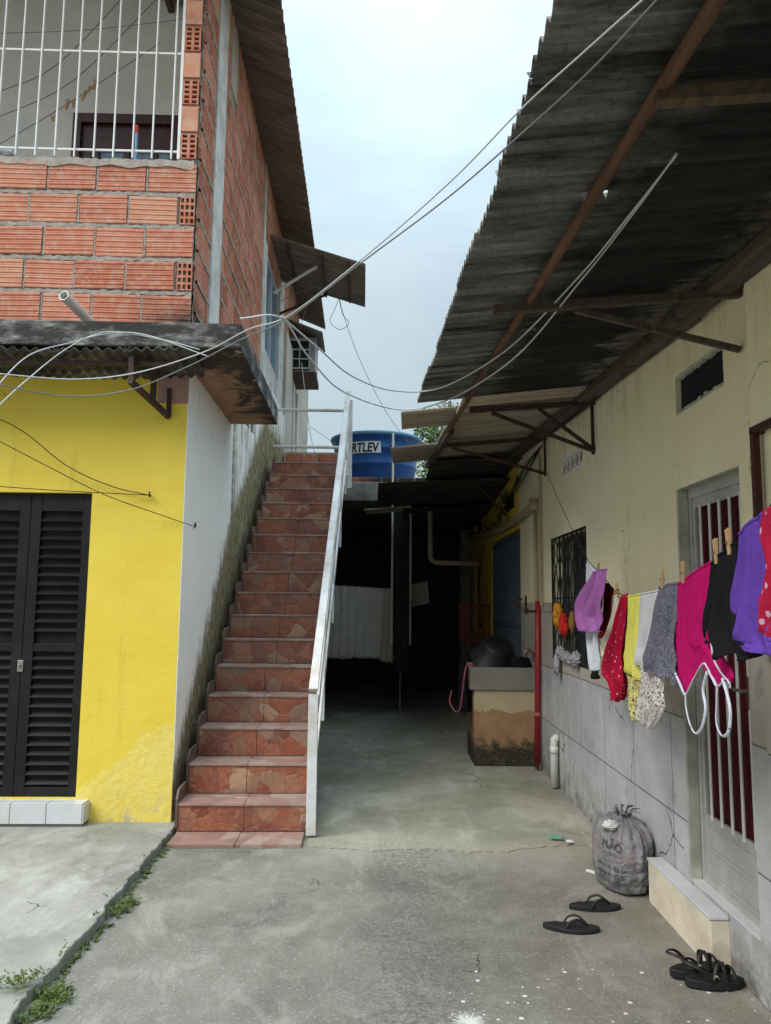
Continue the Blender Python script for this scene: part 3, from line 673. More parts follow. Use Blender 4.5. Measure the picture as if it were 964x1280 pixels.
# rough mortar sill
vsx = []; na = 130
q = MB()
for i in range(na):
    a, b = -4.4+4.38*i/na, -4.4+4.38*(i+1)/na
    f = lambda x: 4.895+.02*nz(x*9,1,1)+.012*nz(x*31,4,2)
    lo = lambda x: 4.845-.028-.03*nz(x*7,9,1)
    pr = lambda x: .020+.012*nz(x*13,2,7)
    P = [TF(a,pr(a)+.012,lo(a)),TF(b,pr(b)+.012,lo(b)),TF(b,pr(b),f(b)-.012),TF(a,pr(a),f(a)-.012),TF(b,-.02,f(b)),TF(a,-.02,f(a)),TF(b,-.12,f(b)),TF(a,-.12,f(a))]
    q.add(P, [(0,1,2,3),(3,2,4,5),(5,4,6,7)], raw=True)
mo.add(q.v, q.f, raw=True)
# corner pier: blocks laid end-on and face-on in turn
z = 4.90; k = 0
while z < 7.0:
    if k%2 == 0: holed(br, vo, TF, -.128, -.010, z, z+.20, 2, 5, .02, .45); mo_holes.append((-.13,0,z,z+.2))
    else:
        q = MB(HW); q.box(-.128,-.006,-.022,.03,z,z+.2); br.add(q.v, q.f, .9, raw=True)
    z += .222; k += 1
mortar(mo, TF, -.132, -.001, 4.88, 7.06, mo_holes, .02, .004, .008)
# ---- upper floor: the side towards the alley
win = (3.80,5.28,4.72,6.02)
def side_rows(y0, y1, z0, z1, skip=()):
    z = z0; r = 0
    while z < z1-.08:
        zz = min(z+bh, z1); a = y0+(0 if r%2 else -.18)
        while a < y1-.02:
            a1 = min(a+.352, y1); b0 = max(a, y0)
            segs = [(b0, a1)]
            for s in skip:
                if z < s[3]-.03 and zz > s[2]+.03:
                    segs = [t for p, e_ in segs for t in ((p, min(e_, s[0])), (max(p, s[1]), e_)) if t[1]-t[0] > .04]
            for p, e_ in segs:
                if e_-p > .04: brick(br, TS, p, e_, z, zz, .020+R(0,.006), tint=R(0,.85))
            a = a1+R(.012,.024)
        for p, e_ in [(y0, y1)]:
            for sk in (skip or [(9e9,9e9,0,0)]):
                if sk[2] < zz+.02 < sk[3]: ridge(mo, TS, p, sk[0], zz+.012, .015, .014, .029); ridge(mo, TS, sk[1], e_, zz+.012, .015, .014, .029)
                else: ridge(mo, TS, p, e_, zz+.012, .015, .014, .029)
        z += cp-.014; r += 1
side_rows(.03, .47, 3.47, 7.03)
side_rows(.90, 3.48, 3.47, 7.03, [(1.05,1.42,6.3,7.1)])
side_rows(3.62, 5.36, 6.06, 7.03)
side_rows(3.62, 3.78, 4.4, 6.06)
side_rows(5.92, 8.6, 5.75, 6.95)
mortar(mo, TS, .0, .9, 3.455, 7.06, (), .03, .008, .016)
mortar(mo, TS, .86, 5.4, 3.455, 7.06, [win], .03, .008, .014)
mortar(mo, TS, 5.9, 8.65, 5.72, 7.0, (), .04, .008, .012)
bw = build(mo, 'brick_wall', M['mortar'], hs)
build(br, 'block_courses', M['brick'], bw); build(vo, 'block_hollows', M['void'], bw)
mb = MB(HW); mb.box(-.12,-.002,.12,5.4,3.452,7.0); mb.v and build(mb, 'inner_leaf', M['plaster'], bw) if False else None
for b_ in ((-.02,.032,.50,.88,3.452,7.05),(-.02,.034,3.49,3.61,3.452,7.04)):
    mb = MB(HW); mb.box(*b_); build(mb, 'concrete_strip', M['strip'], hs, bevel=.006)
mb = MB(HW); mb.box(.001,.03,1.07,1.40,6.32,7.06); build(mb, 'plaster_patch', M['beige'], hs, bevel=.01)
mb = MB(lambda y, d, z: HW(.036-d, y, z)); mb.wall(3.62, 5.9, 3.46, 6.05, .16, [(3.80,5.28,4.72,6.06)]); build(mb, 'rendered_panel', M['strip'], hs)
mb = MB(HW); mb.box(-.1,.034,5.36,5.9,6.052,7.0); mb.box(-.12,.09,5.9,10.4,0,5.72); mb.box(-.12,.09,8.66,10.4,5.72,6.6); build(mb, 'beige_wall', M['beige'], hs, bevel=.008)
mb = MB(HW); mb.box(.09,.13,7.6,7.68,3.5,5.2); mb.box(.09,.12,7.0,7.05,3.4,5.2); build(mb, 'downpipe', M['pvc'], hs, bevel=.008)
mb = MB(HW); mb.box(.091,.11,8.35,9.5,3.95,4.02); mb.box(.091,.11,8.35,8.42,3.55,3.95); mb.box(.091,.105,8.42,9.5,3.55,3.95); build(mb, 'meter_cover', M['beige'], hs, bevel=.004)
# side window
mb = MB(lambda y, d, z: HW(.01-d, y, z)); mb.wall(3.80, 5.28, 4.72, 6.04, .05, [(3.86,4.52,4.78,5.98),(4.56,5.22,4.78,5.98)])
wn = build(mb, 'window', plain('pale_blue_frame', (.42,.52,.60), .4, .06), hs)
mb = MB(HW); mb.box(-.03,-.02,3.84,5.24,4.76,6.0); build(mb, 'pane', M['glass_blue'], wn)
# window canopy (corrugated sheet on a light frame)
cn = MB(); k = 0
for j in range(3):
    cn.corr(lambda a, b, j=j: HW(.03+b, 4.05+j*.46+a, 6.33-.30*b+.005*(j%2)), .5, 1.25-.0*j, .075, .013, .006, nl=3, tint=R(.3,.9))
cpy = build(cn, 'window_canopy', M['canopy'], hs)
mb = MB(); mb.bar(HW(.03,4.55,5.75), HW(.62,4.45,6.10), .03, .03)
build(mb, 'strut', M['pvc'], cpy)
mb = MB(); mb.bar(HW(.03,5.3,5.75), HW(.72,5.3,6.06), .03, .03); mb.bar(HW(.70,4.05,6.09), HW(.70,5.45,6.09), .03, .03); mb.bar(HW(.25,4.05,6.22), HW(.25,5.45,6.22), .03, .03); mb.bar(HW(1.05,4.05,6.0), HW(1.05,5.45,6.0), .02, .02)
build(mb, 'frame', M['bracket'], cpy)
# roof with the overhanging eave
rf = MB(); y = -1.0; k = 0
def eaz(x): return 6.80+.40*(.52-x)
while y < 8.7:
    wd = min(.95, 8.75-y)
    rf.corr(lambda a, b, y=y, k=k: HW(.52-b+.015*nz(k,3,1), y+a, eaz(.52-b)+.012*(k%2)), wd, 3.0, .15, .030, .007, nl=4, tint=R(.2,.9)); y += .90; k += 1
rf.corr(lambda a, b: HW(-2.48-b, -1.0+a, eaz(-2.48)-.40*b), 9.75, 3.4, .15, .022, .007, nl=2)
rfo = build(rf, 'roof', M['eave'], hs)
mb = MB()
for x in (-.6,-1.6,-2.48): mb.bar(HW(x,-.95,eaz(x)-.07), HW(x,8.7,eaz(x)-.07), .05, .07)
build(mb, 'rafter', M['timber'], rfo)
# balcony interior
mb = MB(lambda x, d, z: HW(x, 1.25+d, z)); mb.wall(-5.3, -.12, 3.46, 8.0, .12, [(-1.46,-.45,4.0,6.09)]); mb.T = HW; mb.box(-.135,-.02,.13,1.25,3.46,7.0)
build(mb, 'balcony_wall', M['plaster'], hs)
mb = MB(lambda x, d, z: HW(x, 1.235+d, z)); mb.wall(-1.46, -.45, 4.0, 6.09, .09, [(-1.385,-.525,4.08,6.0)])
wn = build(mb, 'window', M['wood_red'], hs)
mb = MB(lambda x, d, z: HW(x, 1.275+d, z)); mb.wall(-1.385, -.525, 4.08, 6.0, .03, [(-1.22,-.99,4.3,5.76),(-.94,-.72,4.3,5.76),(-.68,-.56,4.3,5.76)]); build(mb, 'sash', M['wood_red'], wn)
mb = MB(HW); mb.box(-1.37,-.54,1.307,1.312,4.2,5.9); build(mb, 'pane', M['glass_blue'], wn)
# white grille
gr = MB(); x = -.20
tb = lambda p, q, r: gr.tube([p, q], r, 6)
while x > -4.3: tb(HW(x,-.005,4.90), HW(x,-.005,7.1), .0078); x -= .146
for z in (4.965, 5.775, 6.6): gr.bar(HW(-4.3,.006,z), HW(-.14,.006,z), .012, .014)
gr.bar(HW(-.145,.0,4.9), HW(-.145,.0,7.1), .022, .022)
build(gr, 'window_grille', M['grille'], hs)
# drain spout
mb = MB(); p, q = HW(-.735,-.02,3.60), HW(-.80,-.36,3.66)
d = (q-p).normalized(); prof = []
mb.tube([p, q], .037, 14, cap=False); mb.tube([q, q-d*.08], .030, 14, cap=False)
mb.tube([q-d*.001, q-d*.0012], [.037,.030], 14, cap=False)
sp = build(mb, 'drain_spout', M['pvc_old'] if False else M['pvc'], hs, smooth=True)
mb = MB(); mb.tube([q-d*.05, q-d*.06], .0315, 14); build(mb, 'bore', M['void'], sp)
# hooks for wires
mb = MB()
for u, v in ((186,619),(243,657)):
    p = ly(u, v, 0) if u < 200 else lx(u, v, 0); P = HW(p.x, p.y, p.z); mb.tube([P+Vector((.0,.03,0)), P+Vector((.02,-.05,0))], .008, 6); mb.tube([P+Vector((.02,-.05,-.02)), P+Vector((.02,-.05,.02))], .006, 6)
build(mb, 'wire_hook', M['bracket'], hs)

# ------------------------------------------------------------------ STAIRCASE
RS, TR, Y1 = .2075, .275, -.114
SB = HW(.5, Y1, 0)
st = thing('staircase', SB, 'steep outdoor staircase tiled in rust red slate pattern rising beside the mossy wall', 'staircase', PS)
X0 = lambda y: .07+.022*y
X1F = lambda y: .935+.022*(y-Y1)
def step(k):
    y0 = Y1+(k-1)*TR; y1 = y0+TR; z0, z1 = (k-1)*RS, k*RS; xa = X0(y0); X1 = X1F(y0); xm = (xa+X1)/2+R(-.03,.03)
    mb = MB(HW)
    for a, b in ((xa, xm-.002), (xm+.002, X1)): mb.box(a, b, y0, y0+.012, z0+.004 if k > 1 else .03, z1-.018, R(0,1))
    o = build(mb, 'step', M['tile'], st, bevel=.0015)
    mb = MB(HW)
    for a, b in ((xa, xm-.0015), (xm+.0015, X1+.004)): mb.box(a, b, y0-.008, y1+.011, z1-.016, z1, R(0,1))
    build(mb, 'tread', M['tread'], o, bevel=.002)
    mb = MB(HW); mb.box(xa-.004, X1-.004, y0+.0122, y1+.0118, max(0,z0-.28), z1-.0162); build(mb, 'core', M['tub_top'], o)
    mb = MB(); e = .095
    P = lambda y, z: (HW(X0(y)-.012, y, z), HW(X0(y)+.004, y, z))
    pts = [(y0-.012, z0+.05), (y0-.012, z1+.03), (y0+.03, z1+.085), (y1-.05, z1+.098), (y1-.05, z1-.01), (y0+.02, z1-.015), (y0+.02, z0+.05)]
    vs = [P(*p)[0] for p in pts]+[P(*p)[1] for p in pts]; m = len(pts)
    mb.add(vs, [tuple(range(m)), tuple(range(2*m-1,m-1,-1))]+[(i,(i+1)%m,m+(i+1)%m,m+i) for i in range(m)], raw=True)
    build(mb, 'skirting', M['skirt'], o, bevel=.001)
for k in range(1, 17): step(k)
mb = MB(HW); mb.box(X0(0)-.0, .50, -.385, Y1-.002, .0, .026); mb.box(.503, .925, -.385, Y1-.002, .0, .026)
build(mb, 'base_slab', M['tread'], st, bevel=.003)
mb = MB(HW); mb.box(.10, X1F(4.2), Y1+16*TR-.01, 5.3, 3.15, 3.315); build(mb, 'landing', M['tread'], st)
# railing
rl = thing('stair_railing', HW(.95, Y1, 0), 'white painted metal railing with flat posts along the open side of the staircase', 'railing', PS)
XRF = lambda y: .972+.026*(y-Y1)
def sz(y): return (y-Y1)/TR*RS+RS       # nosing line
ya, yb = Y1-.05, 4.02
za, zb = .95, 4.22
hz = lambda y: za+(zb-za)*(y-ya)/(yb-ya)
for i, y in enumerate((ya, .72, 1.70, 2.74, 3.68, 4.05)):
    mb = MB(HW); zbm = .0 if i == 0 else sz(y)-.20
    XR = XRF(y); mb.box(XR-.012+(0 if i else -.02), XR+.012+(0 if i else .022), y-.025, y+.025, zbm+(.02 if i == 0 else 0), hz(y)-.01)
    build(mb, 'post', M['white_metal'], rl, bevel=.003)
mb = MB(); mb.bar(HW(XRF(ya),ya-.03,za+.02), HW(XRF(yb),yb+.06,zb+.035), .062, .028); build(mb, 'handrail', M['white_metal'], rl, bevel=.004)
for dz in (.34, .66):
    mb = MB(); mb.bar(HW(XRF(ya)+.002,ya+.03,za-dz), HW(XRF(yb)+.002,yb+.02,zb-dz), .02, .05); build(mb, 'lower_rail', M['white_metal'], rl, bevel=.003)
XR = XRF(4.7); mb = MB(HW); mb.box(XR-.03, XR+.03, 4.70,4.75, 3.1, 4.32); build(mb, 'post', M['white_metal'], rl, bevel=.003)
for z in (4.17, 3.66):
    mb = MB(); mb.tube([HW(.03,4.72,z), HW(XR,4.72,z)], .022, 8); build(mb, 'guard_rail', M['white_metal'], rl)

# ------------------------------------------------------------------ air conditioner on the brick wall
ac = thing('air_conditioner', HW(.05, 6.9, 5.35), 'old window air conditioner with dark grille jutting from the brick wall', 'air conditioner', PS)
mb = MB(HW); mb.box(.0,.46,6.92,7.55,5.37,5.98); build(mb, 'casing', plain('grey_casing', (.26,.26,.25), .5, .1, dirt=(.2,.19,.17)), ac, bevel=.01)
mb = MB(HW); mb.box(.02,.36,6.885,6.918,5.42,5.92); body = build(mb, 'grille_panel', M['void'], ac)
mb = MB(HW)
for z in (5.42,5.58,5.74,5.90): mb.box(.02,.37,6.868,6.882,z,z+.022)
for x in (.02,.19,.35): mb.box(x,x+.018,6.862,6.868,5.42,5.92)
build(mb, 'bar', M['alu'], body)
mb = MB(HW); mb.box(.0,.48,6.86,7.6,5.27,5.365); build(mb, 'bracket', M['bracket'], ac)
mb = MB(); c = [HW(.0,6.7,6.2),HW(.58,6.7,5.98),HW(.58,7.7,5.98),HW(.0,7.7,6.2)]
mb.add(c+[p+Vector((0,0,.02)) for p in c], [(3,2,1,0),(4,5,6,7),(0,1,5,4),(1,2,6,5),(2,3,7,6),(3,0,4,7)], raw=True); build(mb, 'hood', M['canopy'], ac)

# ------------------------------------------------------------------ RIGHT HOUSE
RX = 1.505
rh = thing('cream_house', (RX,6,0), 'long low cream house with grey tiled lower wall under a corrugated roof', 'house')
ops = [(3.235,3.95,.235,2.155), (5.74,6.96,1.09,2.155), (3.34,3.905,2.545,2.73), (5.80,6.49,2.635,2.795), (8.56,10.83,.2,2.42), (8.92,9.88,2.70,2.93), (12.0,12.86,2.72,3.06), (12.02,12.86,1.2,2.28)]
mb = MB(lambda y, d, z: Vector((RX+d, y, z)))
def zw(y): return 2.775+.0595*y
for y0, y1 in [(-1.2,3.0),(3.0,8.0),(8.0,13.6)]:
    mb.wall(y0, y1, -.03, zw(y0)-.02, .14, [o for o in ops if y0 <= o[0] < y1])
    mb.add([(y0,0,zw(y0)-.02),(y1,0,zw(y0)-.02),(y1,0,zw(y1)-.02),(y0,0,zw(y0)-.019)], [(0,1,2,3)])
mb.T = None
mb.box(RX+.14,5.2,-1.2,-1.06,0,2.6); mb.box(5.06,5.2,-1.05,13.5,0,2.7); mb.box(RX+.14,5.2,13.46,13.6,0,2.9)
build(mb, 'wall', M['rwall'], rh)
mb = MB(); mb.box(1.466,1.64,2.30,3.03,.0,1.0); mb.box(1.460,1.64,2.30,3.022,1.0,2.925); build(mb, 'pilaster', M['rwall'], rh, bevel=.006)
mb = MB(); mb.box(2.2,2.25,-1,13.4,0,2.6); build(mb, 'inner_partition', M['void'], rh)
# roof
rp_ = MB(); holes = []
for u, v in ((723,243),(741,250),(815,123)):
    r = ray(u, v); # meet the roof plane
    a = r.z-.0595*r.y-.11*r.x; s_ = (2.775-.11*RX-H)/a; p = C0+r*s_; holes.append((p.x, p.y, .03))
def rz_(x, y): return zw(y)-.11*(RX-x)
def xo(y): return .385-.033*y
y = -1.1; k = 0
while y < 5.2:
    wd = min(.50, 5.30-y); jx = .03*nz(k*1.7,2,5); tl = .05*nz(k*2.3,7,1)
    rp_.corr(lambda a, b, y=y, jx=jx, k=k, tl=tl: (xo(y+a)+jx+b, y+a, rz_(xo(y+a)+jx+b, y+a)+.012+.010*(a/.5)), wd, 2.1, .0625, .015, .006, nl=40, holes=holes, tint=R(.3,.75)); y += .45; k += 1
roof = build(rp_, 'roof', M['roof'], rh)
r2 = MB(); k = 0
y = 5.15
while y < 8.8:
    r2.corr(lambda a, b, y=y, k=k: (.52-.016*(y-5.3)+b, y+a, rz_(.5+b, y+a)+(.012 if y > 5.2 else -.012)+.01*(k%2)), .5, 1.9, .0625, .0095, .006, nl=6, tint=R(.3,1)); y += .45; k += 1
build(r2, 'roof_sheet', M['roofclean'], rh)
def loose(y0, y1, x0, x1, mat, dz=0., sl=0., tint=.6):
    m_ = MB(); m_.corr(lambda a, b: (x0+.03*a+b, y0+a, rz_(x0+b, y0+a)+dz+sl*a), y1-y0, x1-x0, .0625, .0095, .007, nl=6, tint=tint)
    return build(m_, 'roof_sheet', mat, rh)
loose(5.66,6.34,.11,.95,M['roofclean'],.028)
loose(7.50,8.60,.045,.9,M['roofclean'],.03)
c_ = MB(); c_.corr(lambda a, b: (-.09-.02*a+b, 9.15+a, 3.0-.07*a+.05*b), 1.3, 1.7, .0625, .0095, .007, nl=6, tint=.3); build(c_, 'roof_sheet', M['roofdark'], rh)
c_ = MB(); c_.corr(lambda a, b: (-.29+.12*a+b, 10.42+a, 2.835-.04*a+.085*b), .3, .62, .0625, .0095, .007, nl=6, tint=.9); build(c_, 'roof_sheet', M['roofclean'], rh)
c_ = MB(); c_.corr(lambda a, b: (.25+b, 10.5+a, 2.86-.02*a+.06*b), 3.2, 1.5, .0625, .0095, .007, nl=3, tint=.2); build(c_, 'roof_sheet', M['roofdark'], rh)
c_ = MB(); c_.corr(lambda a, b: (.5+b, 8.35+a, 3.12+.06*b), 5.1, 1.7, .0625, .0095, .007, nl=3, tint=.2); build(c_, 'roof_sheet', M['roofdark'], rh)
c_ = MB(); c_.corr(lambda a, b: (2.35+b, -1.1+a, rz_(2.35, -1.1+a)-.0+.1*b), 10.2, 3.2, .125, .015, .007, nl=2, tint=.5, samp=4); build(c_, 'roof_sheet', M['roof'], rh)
# timber under the roof
def purl(pts, r):
    m_ = MB(); P = spline(pts, 6); m_.tube(P, [r*(1+.18*nz(p.y*5,1,1)) for p in P], 8); return m_
pz = lambda x, y: rz_(x, y)-.03
build(purl([(.665-.02*yy+.012*nz(yy*2,1,0), yy, pz(.65,yy)) for yy in (-1.0,.2,1.4,2.2,2.3,3.4,4.6,6.6)], .019), 'purlin', M['purlin'], rh, smooth=True)
mb = MB()
for (y0, y1, x, dz) in ((-1.1,3.6,1.40,-.052),(3.5,9.2,1.43,-.05)): mb.bar((x,y0,rz_(x,y0)+dz), (x,y1,rz_(x,y1)+dz), .11, .055)
mb.bar((.55,6.4,rz_(.55,6.4)-.03), (.50,8.9,rz_(.5,8.9)-.03), .05, .05)
build(mb, 'wall_plate', M['timber'], rh, bevel=.004)
def armset(y, x_in, struts, mat, zoff=-.05, post=None):
    mb = MB(); mb.bar((RX-.0,y,rz_(RX,y)+zoff-.03), (x_in,y,rz_(x_in,y)+zoff), .035, .038)
    for (z0, xe) in struts: mb.bar((RX-.01,y+.01,z0), (xe,y+.012,rz_(xe,y)+zoff-.03), .022, .026)
    if post: mb.bar((RX-.012,y+.03,post[0]), (RX-.012,y+.03,post[1]), .018, .02)
    build(mb, 'roof_bracket', mat, rh, bevel=.002)
armset(1.66,.62,[(2.20,1.05)],M['timber_y'])
armset(3.14,.45,[(2.635,.80)],M['timber'])
armset(5.43,.60,[(2.66,.76),(2.67,1.10)],M['bracket'],post=(2.64,3.02))
armset(7.09,.50,[(2.78,.62)],M['bracket'],post=(2.76,3.1))
armset(9.46,.60,[(2.66,1.0),(2.8,1.25)],M['bracket'])
armset(11.2,.60,[(2.66,1.0)],M['bracket'],zoff=-.15)
# front door: frame, barred leaf, bottom panel
dx = RX+.055
mb = MB(lambda y, d, z: Vector((RX+.002+d, y, z))); mb.wall(3.205,4.165,.16,2.205,.05,[(3.235,3.93,.1,2.15)]); build(mb, 'door_surround', M['jamb'], rh, bevel=.004)
mb = MB(lambda y, d, z: Vector((dx+d, y, z))); mb.wall(3.235,3.95,.235,2.155,.05,[(3.275,3.90,.27,2.10)])
dr = build(mb, 'door', M['alu'], rh, bevel=.003)
mb = MB(lambda y, d, z: Vector((dx+.01+d, y, z))); mb.wall(3.275,3.90,.27,2.10,.015,[(3.305,3.875,.56,2.05)]); build(mb, 'leaf', M['alu'], dr, bevel=.003)
for k in range(5):
    mb = MB(); yy = 3.37+.11*k; mb.box(dx+.004,dx+.0135,yy-.010,yy+.010,.54,2.06); build(mb, 'bar', M['alu_bar'], dr, bevel=.003)
mb = MB()
for z in (.30,.42): mb.box(dx+.003,dx+.009,3.33,3.85,z,z+.09)
build(mb, 'kick_panel', M['alu'], dr, bevel=.004)
mb = MB(); mb.box(dx-.012,dx+.0,3.3,3.345,1.12,1.26); mb.tube([(dx-.012,3.32,1.2),(dx-.045,3.32,1.2),(dx-.045,3.40,1.2)], .008, 8); build(mb, 'handle', M['steel'], dr, bevel=.002)
mb = MB(); mb.box(dx+.09,dx+.10,3.1,4.1,.2,2.3); build(mb, 'dark_backing', M['void'], dr)
# entrance step
mb = MB(); mb.box(1.42,1.535,3.52,4.31,-.01,.205); es = build(mb, 'entrance_step', M['step_side'], rh, bevel=.008)
mb = MB(); mb.box(1.412,1.553,3.22,3.94,.206,.229) if False else None
mb = MB(); mb.box(1.416,RX-.002,3.516,3.93,.206,.222); mb.box(1.416,RX-.002,3.933,4.31,.206,.222); mb.box(RX+.003,1.6,3.24,3.945,.2,.238); build(mb, 'step_tile', M['white_tile'], es, bevel=.003)
# curtain behind the door bars
ct = MB(); rows = []
for j in range(26):
    z = 2.08-j*.074
    rows.append([(dx+.048+.013*sin(i*.95+.3*sin(j*.25))+.008*nz(i*.5,j*.3,2), 3.28+.62*i/34, z) for i in range(35)])
vs_ = [p for r in rows for p in r]
ct.add(vs_, [(j*35+i, j*35+i+1, (j+1)*35+i+1, (j+1)*35+i) for j in range(25) for i in range(34)])
tag(build(ct, 'curtain', M['maroon'], smooth=True), 'maroon cloth curtain hanging behind the barred aluminium door', 'curtain')
# grilled window
wx = RX+.10
mb = MB(lambda y, d, z: Vector((wx+d, y, z))); mb.wall(5.74,6.96,1.09,2.155,.03,[(5.78,6.33,1.13,2.115),(6.37,6.92,1.13,2.115)])
wn = build(mb, 'window', plain('greenish_window_frame', (.05,.065,.055), .5, .2), rh)
mb = MB(); mb.box(wx+.012,wx+.018,5.76,6.94,1.11,2.135); build(mb, 'pane', M['glass_dark'], wn)
mb = MB(); gx = RX+.004
for yy in (5.75,6.05,6.35,6.65,6.95): mb.bar((gx,yy,1.09), (gx,yy,2.155), .014, .014)
for z in (1.10,1.62,2.145): mb.bar((gx,5.74,z), (gx,6.96,z), .014, .014)
for c in range(4):
    yc = 5.90+.30*c
    for z0, z1 in ((1.10,1.36),(1.36,1.88),(1.88,2.145)):
        zm, hh = (z0+z1)/2, (z1-z0)/2
        for sg in (-1,1):
            mb.tube(spline([(gx,yc,zm+hh), (gx,yc+sg*.075,zm+hh*.45), (gx,yc+sg*.04,zm), (gx,yc+sg*.075,zm-hh*.45), (gx,yc,zm-hh)], 4), .005, 5)
            mb.tube([(gx,yc+sg*.15,zm+hh*.9), (gx,yc+sg*.04,zm), (gx,yc+sg*.15,zm-hh*.9)], .005, 5)
build(mb, 'grille', M['iron_black'], wn)
# vents
mb = MB(); mb.box(RX+.03,RX+.04,3.34,3.905,2.545,2.73)
v1 = build(mb, 'wall_opening', M['void'], rh)
mb = MB(); 
for i in range(16):
    a = 3.345+.555*i/16; mb.box(RX-.003,RX+.02,a,a+.034,2.718+.014*nz(i*.7,1,1),2.738); mb.box(RX-.003,RX+.02,a,a+.034,2.537,2.552+.014*nz(i*.9,5,1))
build(mb, 'ragged_edge', M['jamb'], v1)
mb = MB(); mb.box(RX+.06,RX+.07,5.80,6.49,2.635,2.795); v2 = build(mb, 'vent_block', M['void'], rh)
mb = MB()
for c in range(5):
    yc = 5.87+.138*c
    for k in range(8):
        a0, a1 = 2*pi*k/8, 2*pi*(k+1)/8
        mb.bar((RX+.012,yc+.062*cos(a0),2.715+.07*sin(a0)), (RX+.012,yc+.062*cos(a1),2.715+.07*sin(a1)), .03, .014, up=(1,0,0))
mb.bar((RX+.012,5.80,2.64),(RX+.012,6.49,2.64),.03,.014); mb.bar((RX+.012,5.80,2.79),(RX+.012,6.49,2.79),.03,.014)
build(mb, 'lattice', M['plaster'], v2)
for (y0,y1,z0,z1) in ((8.92,9.88,2.70,2.93),(12.0,12.86,2.72,3.06)):
    mb = MB(); mb.box(RX+.05,RX+.06,y0,y1,z0,z1); build(mb, 'wall_opening', M['void'], rh)
mb = MB(); mb.box(RX+.05,RX+.06,12.02,12.86,1.2,2.28); wn = build(mb, 'window', M['glass_dark'], rh)
mb = MB(lambda y, d, z: Vector((RX+.02+d, y, z))); mb.wall(12.02,12.86,1.2,2.28,.02,[(12.08,12.41,1.26,2.22),(12.47,12.8,1.26,2.22)]); build(mb, 'frame', plain('ochre_frame',(.30,.19,.05)), wn)
# blue steel door
mb = MB(lambda y, d, z: Vector((RX+.03+d, y, z))); mb.wall(8.56,10.83,.2,2.42,.03,())
bd = build(mb, 'steel_door', M['blue_door'], rh)
mb = MB(); yy = 8.60
while yy < 10.8: mb.box(RX+.008,RX+.03,yy,yy+.045,.22,2.40); yy += .115
for z in (.25,1.30,2.33): mb.box(RX+.003,RX+.012,8.57,10.82,z,z+.05)
build(mb, 'rib', M['blue_door'], bd)
mb = MB(); mb.tube(spline([(RX+.0,8.48,1.62),(RX-.05,8.47,1.63),(RX-.06,8.46,1.56),(RX-.02,8.46,1.52)],5), .012, 6); mb.box(RX-.012,RX,8.2,8.26,1.52,1.66); build(mb, 'latch', M['bracket'], bd)
# iron window cage near the frame's right edge
mb = MB()
for p, q in (((1.43,2.93,1.40),(1.43,2.93,2.235)), ((1.43,2.0,1.40),(1.43,2.0,2.235)), ((1.43,2.945,2.235),(1.43,1.98,2.235)), ((1.43,2.945,1.40),(1.43,1.98,1.40)), ((1.43,2.92,2.233),(1.5,2.92,2.233)), ((1.43,2.92,1.402),(1.5,2.92,1.402))): mb.bar(p, q, .028, .028)
for yy in (2.2,2.4,2.6): mb.bar((1.43,yy,1.40),(1.43,yy,2.235),.012,.012)
build(mb, 'window_cage', M['iron_brown'], rh, bevel=.002)
# pipes and conduits
mb = MB(); 
P = spline([(1.47,7.54,2.54),(1.46,8.6,2.50),(1.46,10,2.52),(1.46,11.6,2.62),(1.46,13.3,2.76)], 6); mb.tube(P, .045, 10); mb.tube([(1.47,7.54,2.49),(1.47,7.54,2.60)], .056, 10)
build(mb, 'drain_pipe', M['pvc_old'], rh, smooth=True)
mb = MB(); mb.tube([(1.475,7.54,2.5),(1.475,7.54,1.13),(1.475,7.56,1.115),(1.46,7.85,1.11)], .017, 8); mb.tube([(1.46,7.85,1.11),(1.43,7.88,1.10),(1.42,7.88,1.02)], .014, 8); mb.tube([(1.44,7.85,1.12),(1.44,7.85,1.18)], .012, 6); build(mb, 'water_pipe', M['pvc_old'], rh, smooth=True)
mb = MB(); mb.tube([(1.488,7.36,3.0),(1.488,7.36,1.55)], .012, 8); mb.tube([(1.488,7.30,3.0),(1.488,7.30,1.55)], .008, 6); build(mb, 'conduit', M['pvc_old'], rh)
mb = MB(); mb.tube([(1.46,7.46,1.50),(1.36,7.45,1.50)], .012, 8); mb.tube([(1.36,7.45,1.475),(1.36,7.45,1.53)], .018, 8); build(mb, 'tap', M['bracket'], rh)
mb = MB(); mb.tube([(1.50,6.78,.43),(1.475,6.78,.43),(1.462,6.78,.418),(1.46,6.78,.39),(1.46,6.78,.03)], .032, 12); mb.tube([(1.46,6.78,.36),(1.46,6.78,.30)], .037, 12); build(mb, 'waste_pipe', M['pvc'], rh, smooth=True)
# tangle of wires on the ochre wall
mb = MB()
for k in range(9):
    y0, y1 = R(8.3,9.6), R(9.2,11.5); a = (1.49,y0,R(2.85,3.05)); b = (1.48-R(0,.05),(y0+y1)/2+R(-.3,.3),R(2.6,2.85)); c = (1.485,y1,R(2.55,2.75))
    mb.tube(spline([a,b,c], 5), .0045, 5)
for k in range(5): mb.tube(spline([(1.49,7.3+R(-.1,.1),3.08),(1.44,7.9+R(-.2,.2),R(2.85,3.0)),(1.46,8.6,R(2.8,2.95))],5), .005, 5)
build(mb, 'wire_tangle', M['cable_black'], rh)
mb = MB(); mb.tube(spline([(1.485,3.12,2.90),(1.47,3.6,2.93),(1.45,4.2,2.96),(1.49,5.0,3.01),(1.46,5.5,3.0),(1.49,7.0,3.11)],6), .009, 6); mb.tube(spline([(1.49,3.05,2.88),(1.46,3.4,2.96),(1.47,4.4,2.965)],6), .007, 6); build(mb, 'eave_cable', M['cable_black'], rh)

